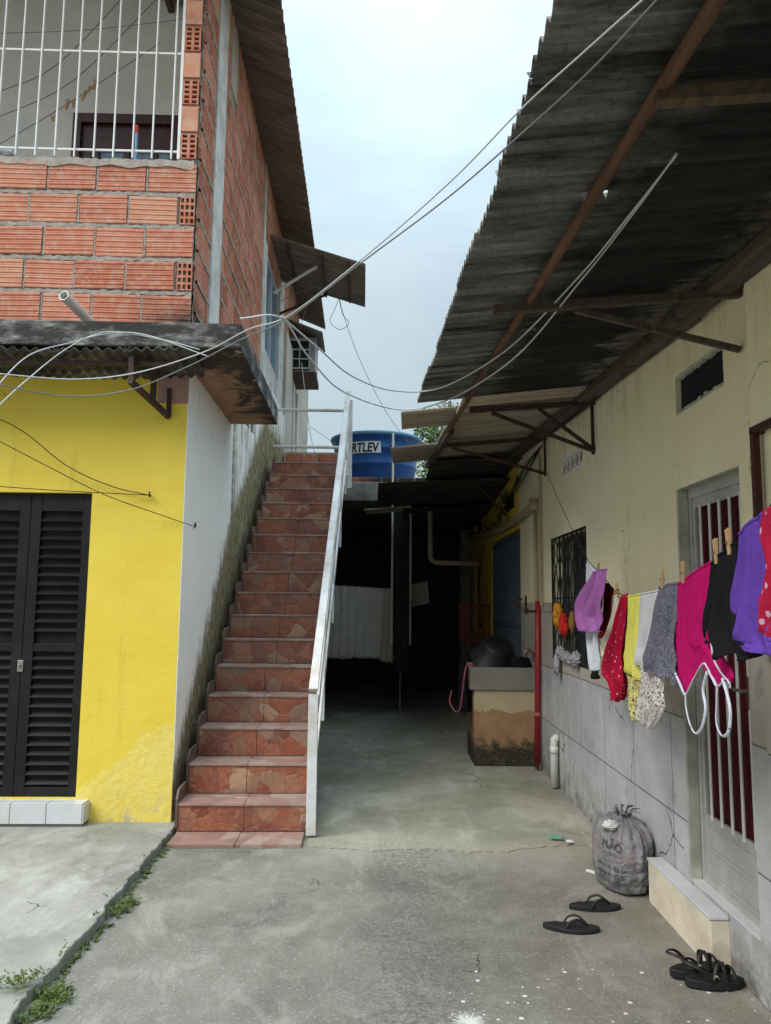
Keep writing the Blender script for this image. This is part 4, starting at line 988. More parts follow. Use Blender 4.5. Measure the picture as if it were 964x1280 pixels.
# red railing panel standing out from the ochre wall
rg = thing('balustrade', (1.28,11.1,1.05), 'small dark red iron railing panel fixed out from the ochre wall', 'railing')
mb = MB()
for z in (1.06,1.56): mb.bar((1.08,11.1,z),(1.50,11.1,z),.035,.035)
mb.bar((1.50,11.1,1.05),(1.50,11.1,1.57),.035,.035)
build(mb, 'frame', M['iron_red'], rg)
mb = MB(); mb.box(1.06,1.20,11.085,11.115,1.05,1.575); build(mb, 'panel', M['iron_red'], rg)
for x in (1.27,1.345,1.42):
    mb = MB(); mb.bar((x,11.1,1.06),(x,11.1,1.56),.02,.02); build(mb, 'bar', M['iron_red'], rg)

# ------------------------------------------------------------------ wash tank and things about it
wt = thing('wash_tank', (1.2,7.95,0), 'masonry laundry tank with peeling ochre render and mouldy base by the wall', 'laundry tank')
mb = MB(); mb.box(.885,1.495,7.70,8.35,.0,.735); build(mb, 'base', M['tub'], wt, bevel=.015)
mb = MB(lambda x, y, z: Vector((x, y, z))); 
q = MB(lambda x, d, z: Vector((x, z, .945-d))); q.wall(.845,1.50,7.675,8.40,.21,[(.93,1.43,7.76,8.3)]); mb.add(q.v, q.f, raw=True)
build(mb, 'basin', M['tub_top'], wt, bevel=.006)
mb = MB(); mb.box(.92,1.44,7.75,8.31,.74,.76); build(mb, 'basin_floor', M['tub_top'], wt)
mm = Matrix.Rotation(radians(10), 3, 'Y')@Matrix.Rotation(radians(212), 3, 'X')
mb = MB(); mb.lathe((1.17,7.98,1.16), [(.001,.0),(.15,.0),(.165,.02),(.24,.18),(.262,.185),(.262,.197),(.235,.195),(.15,.03),(.001,.028)], 32, mm)
bs = build(mb, 'washing_bowl', M['black_plastic'], smooth=True); tag(bs, 'black plastic bowl lying tilted on top of the laundry tank', 'bowl')
def drape(name, mat, label, cat, c, rx, ry, hgt, seed, z0=0):
    mb = MB(); nn, mm_ = 28, 12
    vs_ = []
    for j in range(mm_+1):
        t = j/mm_
        for i in range(nn):
            a = 2*pi*i/nn; r = (1-.25*t*t)*(1+.12*sin(5*a+seed+3*t)+.10*nz(cos(a)*2,sin(a)*2,seed+t*3)) if j < mm_ else .02
            vs_.append((c[0]+rx*r*cos(a), c[1]+ry*r*sin(a), c[2]+hgt*(t+.10*nz(cos(a)*2,sin(a)*2,t*2+seed))))
    fs = [(j*nn+i, j*nn+(i+1)%nn, (j+1)*nn+(i+1)%nn, (j+1)*nn+i) for j in range(mm_) for i in range(nn)]+[tuple(range(nn-1,-1,-1))]
    mb.add(vs_, fs); return tag(build(mb, name, mat, smooth=True), label, cat)
drape('rag', fabric('black_rag', (.012,.012,.015)), 'black cloth hanging off the left side of the laundry tank', 'cloth', (.815,7.95,.50), .06, .17, .49, 3)
drape('rag', fabric('black_wash', (.010,.010,.012)), 'wet black cloth heaped against the black bowl on the laundry tank', 'cloth', (1.36,7.80,.947), .10, .07, .10, 8)
mb = MB(); mb.tube(spline([(.90,7.72,.955),(.82,7.70,.97),(.785,7.66,.86),(.765,7.66,.70),(.74,7.66,.55),(.70,7.70,.52),(.655,7.8,.60),(.68,7.9,.70)],7), .008, 8)
tag(build(mb, 'hose', plain('pink_hose', (.27,.07,.10), .5), smooth=True), 'pink garden hose looped over the laundry tank edge', 'hose')
mb = MB(); mb.tube([(1.452,7.50,.025),(1.456,7.50,.07)], .02, 10); po = MB(); po.tube([(1.456,7.50,.07),(1.47,7.48,1.0),(1.478,7.47,1.60)], .028, 12)
pole = thing('red_pole', (1.455,7.5,.025), 'tall red painted pole leaning on the wall beside the laundry tank', 'pole')
build(po, 'shaft', M['red_paint'], pole, smooth=True); build(mb, 'tip', M['bracket'], pole)
mb = MB()
for z in (.52,.80): mb.tube([(1.4635+.013*(z-.5),7.488,z),(1.464+.013*(z-.5),7.488,z+.03)], .030, 12)
build(mb, 'joint_ring', plain('worn_ring', (.42,.12,.10)), pole)

# plush toy and cloth on the grille
mb = MB()
def blob(mb, c, r, seed, sq=(1,1,1), seg=14, fz=0.):
    vs_ = []; fs = []
    for j in range(seg+1):
        th = pi*j/seg
        for i in range(seg):
            a = 2*pi*i/seg; d = Vector((sin(th)*cos(a), sin(th)*sin(a), cos(th))); k = r*(1+.22*nz(d.x*2.2+seed,d.y*2.2,d.z*2.2)+fz*nz(d.x*6+seed,d.y*6,d.z*6)+fz*.6*nz(d.x*13,d.y*13+seed,d.z*13))
            vs_.append(Vector(c)+Vector((d.x*sq[0],d.y*sq[1],d.z*sq[2]))*k)
    for j in range(seg):
        for i in range(seg): fs.append((j*seg+i, j*seg+(i+1)%seg, (j+1)*seg+(i+1)%seg, (j+1)*seg+i))
    mb.add(vs_, fs, raw=True)
toy = thing('plush_toy', (1.48,6.45,1.38), 'orange and red plush toy hung on the grilled window', 'toy')
for k in range(7): blob(mb, (1.475+R(-.015,.01), 6.58+R(-.09,.09), 1.47+R(-.05,.07)), R(.045,.065), k*3, (.6,1,1), 22, .3)
build(mb, 'head', fabric('orange_plush', (.55,.24,.03), .3), toy, smooth=True)
mb = MB(); blob(mb, (1.47,6.38,1.40), .065, 5, (.6,.9,1.4), 20, .2); blob(mb, (1.472,6.30,1.37), .04, 9, (.6,1,1.2), 8); build(mb, 'body', fabric('red_plush', (.50,.03,.02)), toy, smooth=True)
mb = MB(); blob(mb, (1.48,6.13,1.43), .05, 2, (.5,1,1.6), 10); build(mb, 'leg', fabric('brown_plush', (.28,.14,.04)), toy, smooth=True)
mb = MB()
for k in range(5): blob(mb, (1.485, 6.05+.13*k, 1.135+R(-.015,.03)), R(.06,.085), k*7+1, (.5,1,.7), 26, .4)
blob(mb, (1.46,6.62,1.06), .06, 3, (.4,.8,1.5), 24, .4)
tag(build(mb, 'rag', fabric('grey_rag', (.34,.34,.36), .25), smooth=True), 'bunched grey rag resting on the grilled window sill', 'cloth')

# ------------------------------------------------------------------ REAR HOUSE, water tank, dark passage
rr = thing('rear_house', (0,11,0), 'dark covered passage under a rough concrete slab at the alley end', 'building')
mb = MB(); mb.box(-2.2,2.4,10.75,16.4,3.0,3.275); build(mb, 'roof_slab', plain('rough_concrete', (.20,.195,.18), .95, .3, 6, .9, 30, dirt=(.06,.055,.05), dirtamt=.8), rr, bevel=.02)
dk = plain('gloom_toned_wall', (.085,.08,.075), .95, .3, 3, .4, 20)  # gloom of the covered passage put into the wall colour
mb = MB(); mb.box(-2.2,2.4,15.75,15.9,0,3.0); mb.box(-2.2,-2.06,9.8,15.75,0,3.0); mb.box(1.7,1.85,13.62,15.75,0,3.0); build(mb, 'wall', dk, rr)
mb = MB(); mb.box(1.31,1.495,13.38,13.58,0,2.95); build(mb, 'pillar', plain('soiled_pillar', (.22,.19,.16), .9, .2, 5, .4), rr, bevel=.01)

mb = MB(); mb.tube([(.10,10.85,4.0),(.10,10.85,1.0)], .015, 8); mb.tube([(.10,10.85,3.88),(.10,11.15,3.88)], .02, 8); mb.tube([(.36,10.9,2.9),(.36,10.9,1.0)], .012, 6); build(mb, 'water_pipe', M['pvc'], rr)
mb = MB(); mb.tube([(.62,10.55,2.84),(.62,10.55,2.22),(.64,10.55,2.16),(.70,10.55,2.13),(1.30,10.6,2.12)], .035, 10); build(mb, 'waste_pipe', M['pvc_old'], rr, smooth=True)
mb = MB(); mb.tube([(.235,11.6,.02),(.24,11.6,.75)], .012, 6); build(mb, 'standpipe', M['alu'], rr)
bq, mq = MB(), MB()
TB = lambda a, d, z: Vector((a, 11.25-d, z))
for r in range(3):
    z0 = 3.29+r*.165; a = -1.5-(r%2)*.12
    while a < -.55: brick(bq, TB, a, min(a+.24,-.55), z0, z0+.15, .02, tint=R(.1,.8)); a += .255
mb = MB(); mb.box(-1.5,-.55,11.25,11.38,3.276,3.79); pw = build(mb, 'parapet', M['mortar'], rr)
a = -.52
while a < .62: brick(bq, lambda a_, d, z: Vector((a_, 10.98-d, z)), a, a+.22, 3.28, 3.372, .02, tint=R(.2,.9)); a += .235
build(bq, 'block_course', M['brick'], pw)
mb = MB(); mb.box(-.52,.64,10.98,12.2,3.276,3.37); build(mb, 'plinth', M['mortar'], rr)
# blue water tank
tk = thing('water_tank', (-.15,11.70,3.372), 'round blue plastic water tank with white lettered label on the rear slab', 'water tank')
cT = Vector((-.15,11.70,3.372))
mb = MB(); zk = 1.13; prof = [(.001,.0),(.57,.0),(.585,.015),(.605,.20),(.615,.205),(.62,.225),(.612,.24),(.64,.40),(.65,.405),(.653,.425),(.645,.44),(.668,.56),(.69,.565),(.695,.585),(.69,.60),(.001,.60)]
mb.lathe(cT, [(a, b*zk) for a, b in prof], 64); build(mb, 'body', M['tank_blue'], tk, smooth=True)
mb = MB(); mb.lathe(cT+Vector((0,0,.078)), [(.70,.585),(.71,.60),(.705,.625),(.66,.64),(.55,.655),(.20,.69),(.001,.695)], 64); build(mb, 'lid', M['lid_blue'], tk, smooth=True)
def tank_pt(s_, z, off):      # s_ = arc length from the label's centre, z height on the body
    r = .612+(z/1.13-.24)*.175+off; a = -pi/2-.40+s_/r
    return cT+Vector((r*cos(a), r*sin(a), z))
def text_mesh(body, size, extr=0, bold=0., shear=0.):
    cu = bpy.data.curves.new('lettering', 'FONT'); cu.body = body; cu.size = size; cu.offset = bold; cu.shear = shear; cu.align_x = 'CENTER'; cu.resolution_u = 3
    o = link(bpy.data.objects.new('lettering', cu)); bpy.context.view_layer.update()
    me = bpy.data.meshes.new_from_object(o.evaluated_get(bpy.context.evaluated_depsgraph_get()))
    vs_ = [tuple(v.co) for v in me.vertices]; fs = [tuple(p.vertices) for p in me.polygons]
    bpy.data.objects.remove(o); bpy.data.curves.remove(cu); bpy.data.meshes.remove(me); return vs_, fs
mb = MB(); nn = 20; L0, L1, zA, zB = -.345, .335, .385, .55
mb.add([tank_pt(L0+(L1-L0)*i/nn, z, .012) for i in range(nn+1) for z in (zA, zB)], [(2*i,2*i+2,2*i+3,2*i+1) for i in range(nn)], raw=True)
lb = build(mb, 'label', M['label_white'], tk)
vs_, fs = text_mesh('FORTLEV', .185, bold=.0055, shear=.2)
mb = MB(); mb.add([tank_pt(x*.80-.01, .402+y, .016) for x, y, z in vs_], fs, raw=True)
build(mb, 'lettering', M['ink'], lb)
# hanging sheet, small cloth, their line
def hang(name, mat, label, cat, P00, P10, P11, P01, folds=6, amp=.03, th=.006, nx=50, ny=24, seed=0, fringe=0):
    mb = MB(); vs_ = []
    P00, P10, P11, P01 = map(Vector, (P00,P10,P11,P01)); nr = (P10-P00).cross(P01-P00).normalized()
    for j in range(ny+1):
        t = j/ny
        for i in range(nx+1):
            s_ = i/nx; p = (P00*(1-s_)+P10*s_)*(1-t)+(P01*(1-s_)+P11*s_)*t
            w_ = amp*(.35+.65*t)*(sin(2*pi*folds*s_+seed+1.3*nz(s_*3,t*1.5,seed))+.6*nz(s_*9,t*2,seed))
            p = p+nr*w_; p.z += (.02*nz(s_*6,1,seed) if j == ny else 0)+.006*sin(s_*30)*0; vs_.append(p)
    m = nx+1
    fs = [(j*m+i, j*m+i+1, (j+1)*m+i+1, (j+1)*m+i) for j in range(ny) for i in range(nx)]
    mb.add(vs_, fs, raw=True); o = build(mb, name, mat, smooth=True)
    sm = o.modifiers.new('thick', 'SOLIDIFY'); sm.thickness = th; sm.offset = 0
    return tag(o, label, cat)
hang('bed_sheet', fabric('faded_white_sheet', (.52,.50,.44), .15), 'large pale sheet hanging in the dark passage behind the railing', 'sheet', (-1.0,11.0,1.84), (.0,11.0,1.79), (.02,11.0,.80), (-1.0,11.0,.79), 9, .022, seed=1)
hang('blanket', fabric('beige_blanket', (.42,.39,.33), .2), 'narrow beige blanket hanging at the edge of the large pale sheet', 'blanket', (-.03,10.97,1.78), (.09,10.96,1.78), (.12,10.96,.74), (-.06,10.97,.76), 2, .02, seed=4)
hang('towel', fabric('white_towel', (.5,.48,.45), .15), 'small white cloth hanging alone deep in the dark passage', 'cloth', (.41,12,1.88), (.66,12,1.92), (.70,12,1.58), (.42,12,1.52), 3, .015, seed=7)
mb = MB(); mb.tube(spline([(-2.0,11.0,2.0),(-1,11,1.845),(.1,10.97,1.78),(.12,11.0,1.79)],6), .005, 6); tag(build(mb, 'clothesline', M['rope']), 'thin cord carrying the pale sheet in the dark passage', 'clothesline')
mb = MB(); mb.tube(spline([(.3,12,1.98),(.4,12,1.885),(.66,12,1.925),(1.5,12.2,2.2)],6), .004, 6); tag(build(mb, 'clothesline', M['rope']), 'thin cord carrying the small white cloth deep in the passage', 'clothesline')
hang('tarp', plain('dark_tarp', (.022,.021,.022), .7, .3), 'dark tarp strip hanging beside the pale sheet in the passage', 'tarp', (.12,10.93,2.93), (.345,10.93,2.93), (.33,10.95,.60), (.13,10.95,.66), 2.5, .015, seed=11)
# tree behind
tr = thing('leafy_tree', (1.6,19,0), 'green leafy tree showing above the roofs behind the water tank', 'tree')
mb = MB(); mb.tube(spline([(1.9,19,0),(1.95,19,2.5),(1.85,19,4.2),(1.8,19,5.6)],5), [.2-.006*i for i in range(16)], 9)
for k in range(10):
    a = R(0,6.28); mb.tube([(1.85,19,R(3.2,4.6)),(1.85+cos(a)*R(.4,.8),19+sin(a)*R(.4,1.0),R(4.8,5.9))], [.07,.02], 6)
build(mb, 'trunk', M['timber'], tr)
mb = MB(); cl = [(1.85+R(-.85,.85), 19+R(-1.1,1.1), R(4.3,6.35), R(.3,.55)) for _ in range(26)]
for k in range(6500):
    c = random.choice(cl); d = Vector((random.gauss(0,1),random.gauss(0,1),random.gauss(0,1))).normalized()*c[3]*R(.3,1)**.5
    p = Vector(c[:3])+d; a = Vector((R(-1,1),R(-1,1),R(-.9,.3))).normalized(); b = a.cross(Vector((R(-1,1),R(-1,1),R(-1,1)))).normalized(); l = R(.07,.15)
    mb.add([p, p+a*l*.5+b*l*.22, p+a*l, p+a*l*.5-b*l*.22], [(0,1,2,3)], R(0,1))
s = Sh('leaf'); s.set(s.ramp(s.attr(), [(0,(.03,.06,.012)),(.6,(.06,.11,.02)),(1,(.11,.16,.035))]), .55); s.b.inputs['Subsurface Weight'].default_value = 0
build(mb, 'crown', s.mat, tr)

# ------------------------------------------------------------------ CLOTHESLINE AND LAUNDRY
def LP(y, z): return Vector((LA+LB*y, y, z))
LPTS = [LP(7.06,2.77), gp(715,661), gp(736,701), gp(750,715), gp(768,737), gp(784,745), gp(801,743), gp(826,738), gp(849,730), gp(889,703), gp(921,678), gp(958,641), LP(1.3,2.12), Vector((.66,.3,2.60))]
LPTS[0] = Vector((1.50,7.07,2.77))
LS = spline(LPTS, 8)
mb = MB(); mb.tube(LS, .0022, 6); tag(build(mb, 'clothesline', M['rope']), 'dark cord strung with coloured laundry along the cream wall', 'clothesline')
def line_z(y):
    for a, b in zip(LS, LS[1:]):
        if b.y <= y <= a.y: t = (a.y-y)/(a.y-b.y+1e-9); return a.z+(b.z-a.z)*t
    return 1.7
LD = Vector((LB,1,0)).normalized(); LN = Vector((-1, LB, 0)).normalized()     # LN points to the alley
def resample(pts, n):
    L = [0]
    for a, b in zip(pts, pts[1:]): L.append(L[-1]+(Vector(b)-Vector(a)).length)
    out = []
    for i in range(n+1):
        s_ = L[-1]*i/n; k = 0
        while k < len(L)-2 and L[k+1] < s_: k += 1
        t = (s_-L[k])/max(1e-9, L[k+1]-L[k]); out.append(Vector(pts[k]).lerp(Vector(pts[k+1]), min(1,t)))
    return out
def garment(name, mat, label, cat, rows, off=0., nx=44, ny=9, amp=.012, folds=3, seed=0, th=.004, parent=None, ontop=True):
    """rows: outline curves top to bottom, surveyed in the line's own plane"""
    cur = [resample([Vector((u, v, 0)) for u, v in r], nx) for r in rows]
    cols = []
    for i in range(nx+1): cols.append(spline([c[i] for c in cur], ny))
    ny2 = len(cols[0]); mb = MB(); vs_ = []
    for j in range(ny2):
        t = j/(ny2-1)
        for i in range(nx+1):
            s_ = i/nx; p = gp(cols[i][j].x, cols[i][j].y, off*.4)
            w_ = amp*min(1,.15+1.3*t)*(sin(2*pi*folds*s_+seed+1.6*nz(s_*2.5,t*2,seed))+.9*nz(s_*6,t*3,seed+5)+.5*nz(s_*12,t*4,seed+9)+.3*nz(s_*24,t*11,seed+2))
            vs_.append(p+LN*w_)
    m = nx+1
    fs = [(j*m+i, j*m+i+1, (j+1)*m+i+1, (j+1)*m+i) for j in range(ny2-1) for i in range(nx)]
    mb.add(vs_, fs, raw=True)
    o = build(mb, name, mat, parent=parent, smooth=True)
    sm = o.modifiers.new('thick', 'SOLIDIFY'); sm.thickness = th; sm.offset = 0
    if not parent and name not in ('stocking',):
        hb = MB(); L = vs_[-m:]; hb.tube([L[i] for i in range(m)], .0034, 6, flat=.8)
        build(hb, 'hem', mat, o, smooth=True)
        if name in ('shorts', 'tank_top', 'camisole'):
            hb = MB(); L = vs_[:m]; hb.tube([L[i]+Vector((0,0,.001)) for i in range(m)], .0052, 7); build(hb, 'waistband', mat, o, smooth=True)
    return tag(o, label, cat) if not parent else o
def strap(pts, mat, parent, name, off, wd=.016):
    P = spline([gp(u, v, off*.4+.004) for u, v in pts], 6); mb = MB(); mb.tube(P, wd*.27, 8, flat=.6); return build(mb, name, mat, parent, smooth=True)
F_ = {}
stk = garment('stocking', fabric('white_cotton', (.60,.61,.68)), 'white stocking with black toe hanging behind the lilac shorts', 'stocking', [[(733,704),(738,705),(744,712)],[(733,745),(739,748),(747,748)],[(733,780),(741,783),(749,780)],[(738,815),(743,818),(748,818)],[(740,838),(744,839),(748,838)]], -.012, folds=2)
garment('toe', fabric('black_toe', (.012,.012,.014)), None, None, [[(740,838),(744,839),(748,838)],[(741,848),(744,849),(748,848)]], -.012, nx=10, ny=4, parent=stk, folds=1)
garment('shorts', fabric('lilac_cotton', (.37,.135,.40)), 'lilac shorts gathered on the line over the grilled window', 'shorts', [[(742,716),(749,713),(759,712)],[(733,730),(745,733),(759,727)],[(724,750),(742,755),(757,750)],[(723,765),(740,772),(755,772)],[(727,788),(740,790),(753,787)]], .11, amp=.02, folds=2.2, seed=1)
garment('blouse', fabric('dark_red_cotton', (.22,.008,.02)), 'plain dark red garment tucked behind the lilac shorts', 'garment', [[(757,728),(762,730),(767,736)],[(756,750),(760,752),(765,752)],[(754,775),(757,780),(761,783)],[(750,796),(752,798),(755,797)]], .0, folds=1.5, seed=2)
garment('scarf', fabric('cream_print', (.56,.52,.42), spots=(.25,.20,.10), spscale=42, spamt=.18), 'narrow cream patterned cloth between two dark red garments', 'garment', [[(766,744),(770,745),(775,746)],[(763,765),(767,768),(772,768)],[(759,787),(763,789),(767,790)],[(750,806),(754,811),(759,812)],[(753,819),(755,820),(757,820)]], .01, folds=1.5, seed=3)
garment('dress', fabric('red_floral', (.36,.008,.035), spots=(.62,.42,.45), spscale=34, spamt=.16), 'red flowered garment hanging low next to the yellow top', 'dress', [[(776,746),(780,744),(785,741)],[(766,780),(774,782),(783,782)],[(754,815),(768,820),(781,815)],[(751,838),(766,846),(783,842)],[(760,850),(769,858),(782,850)],[(765,872),(770,877),(776,873)]], .025, amp=.022, folds=2.5, seed=4)
yl = garment('camisole', fabric('yellow_cotton', (.66,.62,.13)), 'pale yellow camisole with lace hem beside the red flowered garment', 'top', [[(784,746),(792,745),(801,743)],[(783,785),(792,786),(801,785)],[(781,818),(791,820),(802,818)],[(778,836),(790,843),(802,852)]], .015, folds=2, seed=5)
garment('lace_hem', lace('yellow_lace', (.62,.56,.22), 60), None, None, [[(783,843),(792,849),(802,853)],[(786,868),(792,872),(799,874)],[(792,900),(794,902),(797,900)]], .016, parent=yl, folds=2, seed=5)
wt_ = garment('camisole', fabric('grey_white_cotton', (.52,.51,.54), heather=(.60,.59,.62)), 'greyish white camisole with long white lace hem on the line', 'top', [[(801,743),(812,741),(826,738)],[(798,780),(808,781),(820,778)],[(795,810),(804,812),(814,810)],[(793,829),(802,831),(812,830)]], .03, folds=1.5, seed=6, amp=.008)
garment('lace_hem', lace('white_lace', (.66,.60,.58), 62), None, None, [[(801,832),(815,832),(830,842)],[(803,850),(816,856),(831,864)],[(799,880),(813,886),(832,886)],[(797,900),(811,912),(820,910)]], .018, parent=wt_, folds=3, seed=8, amp=.01)
garment('shorts', fabric('heather_grey', (.085,.085,.115), heather=(.21,.21,.26)), 'heather grey shorts pinned between the white camisole and pink top', 'shorts', [[(825,735),(836,731),(849,729)],[(820,765),(834,764),(849,760)],[(813,800),(830,800),(848,795)],[(807,834),(828,841),(849,832)],[(809,838),(832,848),(850,858)]], .04, amp=.018, folds=2.3, seed=7)
pk_mat = fabric('magenta_cotton', (.47,.006,.125)); trim = fabric('striped_trim', (.62,.64,.74), spots=(.08,.09,.13), spscale=60, spamt=.22)
pk = garment('tank_top', pk_mat, 'bright pink tank top hung upside down with white striped straps', 'top', [[(848,731),(866,718),(889,703)],[(846,765),(866,760),(889,755)],[(844,800),(866,800),(888,795)],[(843,828),(856,833),(868,828),(879,812),(888,822),(900,838),(912,838)],[(843,838),(851,855),(857,866),(868,846),(880,829),(889,843),(897,857),(905,850),(913,852)]], .055, nx=40, amp=.006, folds=1.2, seed=3)
strap([(842,836),(851,857),(857,868),(868,847),(880,829),(889,844),(897,858),(905,850)], trim, pk, 'trim', .061, .016)
strap([(857,866),(858,885),(863,906),(870,917),(878,908),(882,885),(879,862),(884,840)], trim, pk, 'strap', .062, .017)
strap([(889,803),(893,825),(903,843),(911,852),(913,860)], trim, pk, 'trim', .062, .018)
strap([(897,857),(896,880),(896,905),(903,920),(911,914),(913,890),(909,868),(903,848)], trim, pk, 'strap', .063, .017)
garment('shorts', fabric('black_cotton', (.012,.012,.014)), 'black shorts pinned between the pink tank top and purple shorts', 'shorts', [[(890,706),(903,692),(921,679)],[(886,745),(903,740),(922,735)],[(881,775),(900,778),(923,775)],[(878,796),(890,808),(905,818),(917,803),(930,805),(944,808)],[(884,803),(897,817),(906,825),(920,810),(934,826),(944,818)]], .075, amp=.02, folds=2.2, seed=9)
garment('shorts', fabric('purple_towelling', (.125,.055,.36)), 'purple shorts with turned hem pinned beside the black shorts', 'shorts', [[(924,668),(938,654),(958,641)],[(921,700),(938,698),(962,690)],[(916,745),(938,748),(964,745)],[(912,786),(935,795),(968,792)],[(912,795),(936,806),(970,803)],[(925,804),(945,815),(972,818)]], .09, amp=.016, folds=1.8, seed=10)
garment('dress', fabric('crimson_print', (.42,.015,.05), spots=(.60,.40,.55), spscale=26, spamt=.2), 'crimson printed garment at the right edge beside the purple shorts', 'dress', [[(953,640),(962,634),(985,620)],[(951,665),(962,668),(985,665)],[(957,700),(966,705),(988,705)],[(953,745),(966,750),(988,750)],[(951,782),(962,795),(988,798)]], .105, amp=.012, folds=1.5, seed=12)
# clothespins
def pin_thing(mat, label, group):
    t = thing('clothespin', (0,0,0), label, 'clothespin', group=group)
    for s_ in (-1,1):
        mb = MB(); mb.bar((0,s_*.0035,-.034), (0,s_*.009,.038), .009, .006, up=(0,1,0)); build(mb, 'jaw', mat, t, bevel=.001)
    mb = MB(); mb.tube([(-.008,0,0),(.008,0,0)], .0042, 8); build(mb, 'spring', M['steel'], t)
    return t
GP = 'wooden clothespins on the laundry line'
pins = [(748,712,.045,'small clothespin on the lilac shorts',.3),(772,738,.04,'clothespin standing upright above the cream patterned cloth',-.5),(770,740,.055,'clothespin lying sideways above the cream patterned cloth',1.35),(828,724,.045,'clothespin between the white camisole and heather grey shorts',0.),(854,716,.065,'clothespin on the pink tank top beside the grey shorts',.1),(895,690,.085,'tall clothespin between the pink tank top and the black shorts',-.1),(911,678,.09,'clothespin on the far edge of the black shorts by the purple shorts',-.15)]
proto = pin_thing(M['pin'], 'x', GP)
for i, (u, v, off, lab, tilt) in enumerate(pins):
    o = proto if i == 0 else copy_tree(proto); o['label'] = lab; o.location = gp(u, v, off*.4+.002); o.rotation_euler = (tilt, 0, -.1)
pins2 = [(84,131),(92,130),(105,120),(110,113),(118,106),(66,148)]
proto = pin_thing(M['pin'], 'x', 'old clothespins on the balcony line')
labs = ['second old clothespin up the balcony line from the window corner','third old clothespin up the sloping balcony line','fourth old clothespin up the sloping balcony line','fifth old clothespin up the sloping balcony line','topmost old clothespin on the sloping balcony line','lowest pale clothespin on the sloping balcony line']
for i, (u, v) in enumerate(pins2):
    o = proto if i == 0 else copy_tree(proto); p = ly(u, v, .75); o.location = HW(p.x, p.y, p.z); o.rotation_euler = (R(-.9,.9), R(-.5,.5), 1.4); o.scale = (1.3,1.3,1.3); o['label'] = labs[i]
def bline(name, pts, mat, label, depth, r=.003):
    mb = MB(); P = []
    for u, v in pts: p = ly(u, v, depth); P.append(HW(p.x, p.y, p.z))
    mb.tube(spline(P, 5), r, 5); return tag(build(mb, name, mat), label, 'cord', 'cords across the balcony')
bline('cord', [(-10,186),(75,136),(118,108),(200,54)], M['rope'], 'balcony cord carrying the old clothespins', .75)
bline('cord', [(-10,150),(90,102),(200,-5)], M['rope'], 'balcony cord without pins just above the pinned one', .85)
bline('cord', [(-10,118),(70,82),(165,-15)], M['rope'], 'uppermost bare sloping cord across the balcony', .9)
bline('cord', [(-10,42),(100,38),(205,27),(232,22)], M['cable_grey'], 'pale level cord near the top of the balcony grille', .5)
mb = MB(); p = ly(171,170,.25); P = HW(p.x,p.y,p.z)
bh_ = thing('broom_handle', P-Vector((0,0,.9)), 'blue handle with red tip standing behind the white balcony grille', 'broom')
mb = MB(); mb.tube([P-Vector((0,0,.9)), P+Vector((0,0,.02))], .012, 8); build(mb, 'shaft', plain('blue_handle', (.16,.36,.55), .4), bh_)
mb = MB(); mb.tube([P+Vector((0,0,.02)), P+Vector((0,0,.09))], .0125, 8); build(mb, 'tip', plain('red_tip', (.5,.03,.03), .4), bh_)
p = ly(6,186,.06)
mb = MB(); 
for k in range(3): blob(mb, HW(p.x-.05+.04*k, .06, 4.945+.015*(k%2)), .05, k*4, (1,.6,.8), 22, .4)
tag(build(mb, 'rag', fabric('white_rag', (.55,.56,.60)), smooth=True), 'small white rag lying on the mortar sill behind the balcony grille', 'cloth')

# ------------------------------------------------------------------ FOOTWEAR
def flipflop(loc, rz, label, flip=1):
    t = thing('flip_flop', loc, label, 'flip-flop', rz, 'pair of flip-flops')
    M4 = Matrix.Translation(loc)@Matrix.Rotation(rz, 4, 'Z'); L = .27
    out = []
    for i in range(36):
        a = 2*pi*i/36; x = .5*L*cos(a); t_ = (cos(a)+1)/2; wd = .036+.014*sin(pi*t_*.9-.2)+.004*t_
        y = wd*sin(a)*(1 if abs(cos(a)) < .8 else 1)+flip*.006*sin(pi*t_)
        out.append((x, y))
    mb = MB(); n = len(out); vs_ = []
    lift = lambda x: .004*max(0, (x-.05)/.08)**2
    for zz, k in ((0,.97),(.003,1),(.017,1),(.020,.965)): vs_ += [M4@Vector((x*k, y*k, zz+lift(x)+(.004 if x < -.06 and zz > .01 else 0))) for x, y in out]
    fs = [tuple(range(n-1,-1,-1)), tuple(range(3*n,4*n))]+[(j*n+i, j*n+(i+1)%n, (j+1)*n+(i+1)%n, (j+1)*n+i) for j in range(3) for i in range(n)]
    mb.add(vs_, fs, raw=True); build(mb, 'sole', M['rubber'], t)
    for sd in (-1,1):
        mb = MB(); P = spline([(.075,.002,.018),(.068,.004*sd,.036),(.03,.028*sd,.056),(-.01,.042*sd,.045),(-.03,.046*sd,.018)], 6)
        mb.tube([M4@p for p in P], [.0055+.004*(i/len(P)) for i in range(len(P))], 8, flat=.5); build(mb, 'strap', M['rubber'], t, smooth=True)
    return t
flipflop((1.10,4.19,0), .02, 'black flip-flop nearer the bag of rubbish', 1)
flipflop((.915,3.93,0), -.17, 'black flip-flop farther from the bag of rubbish', -1)
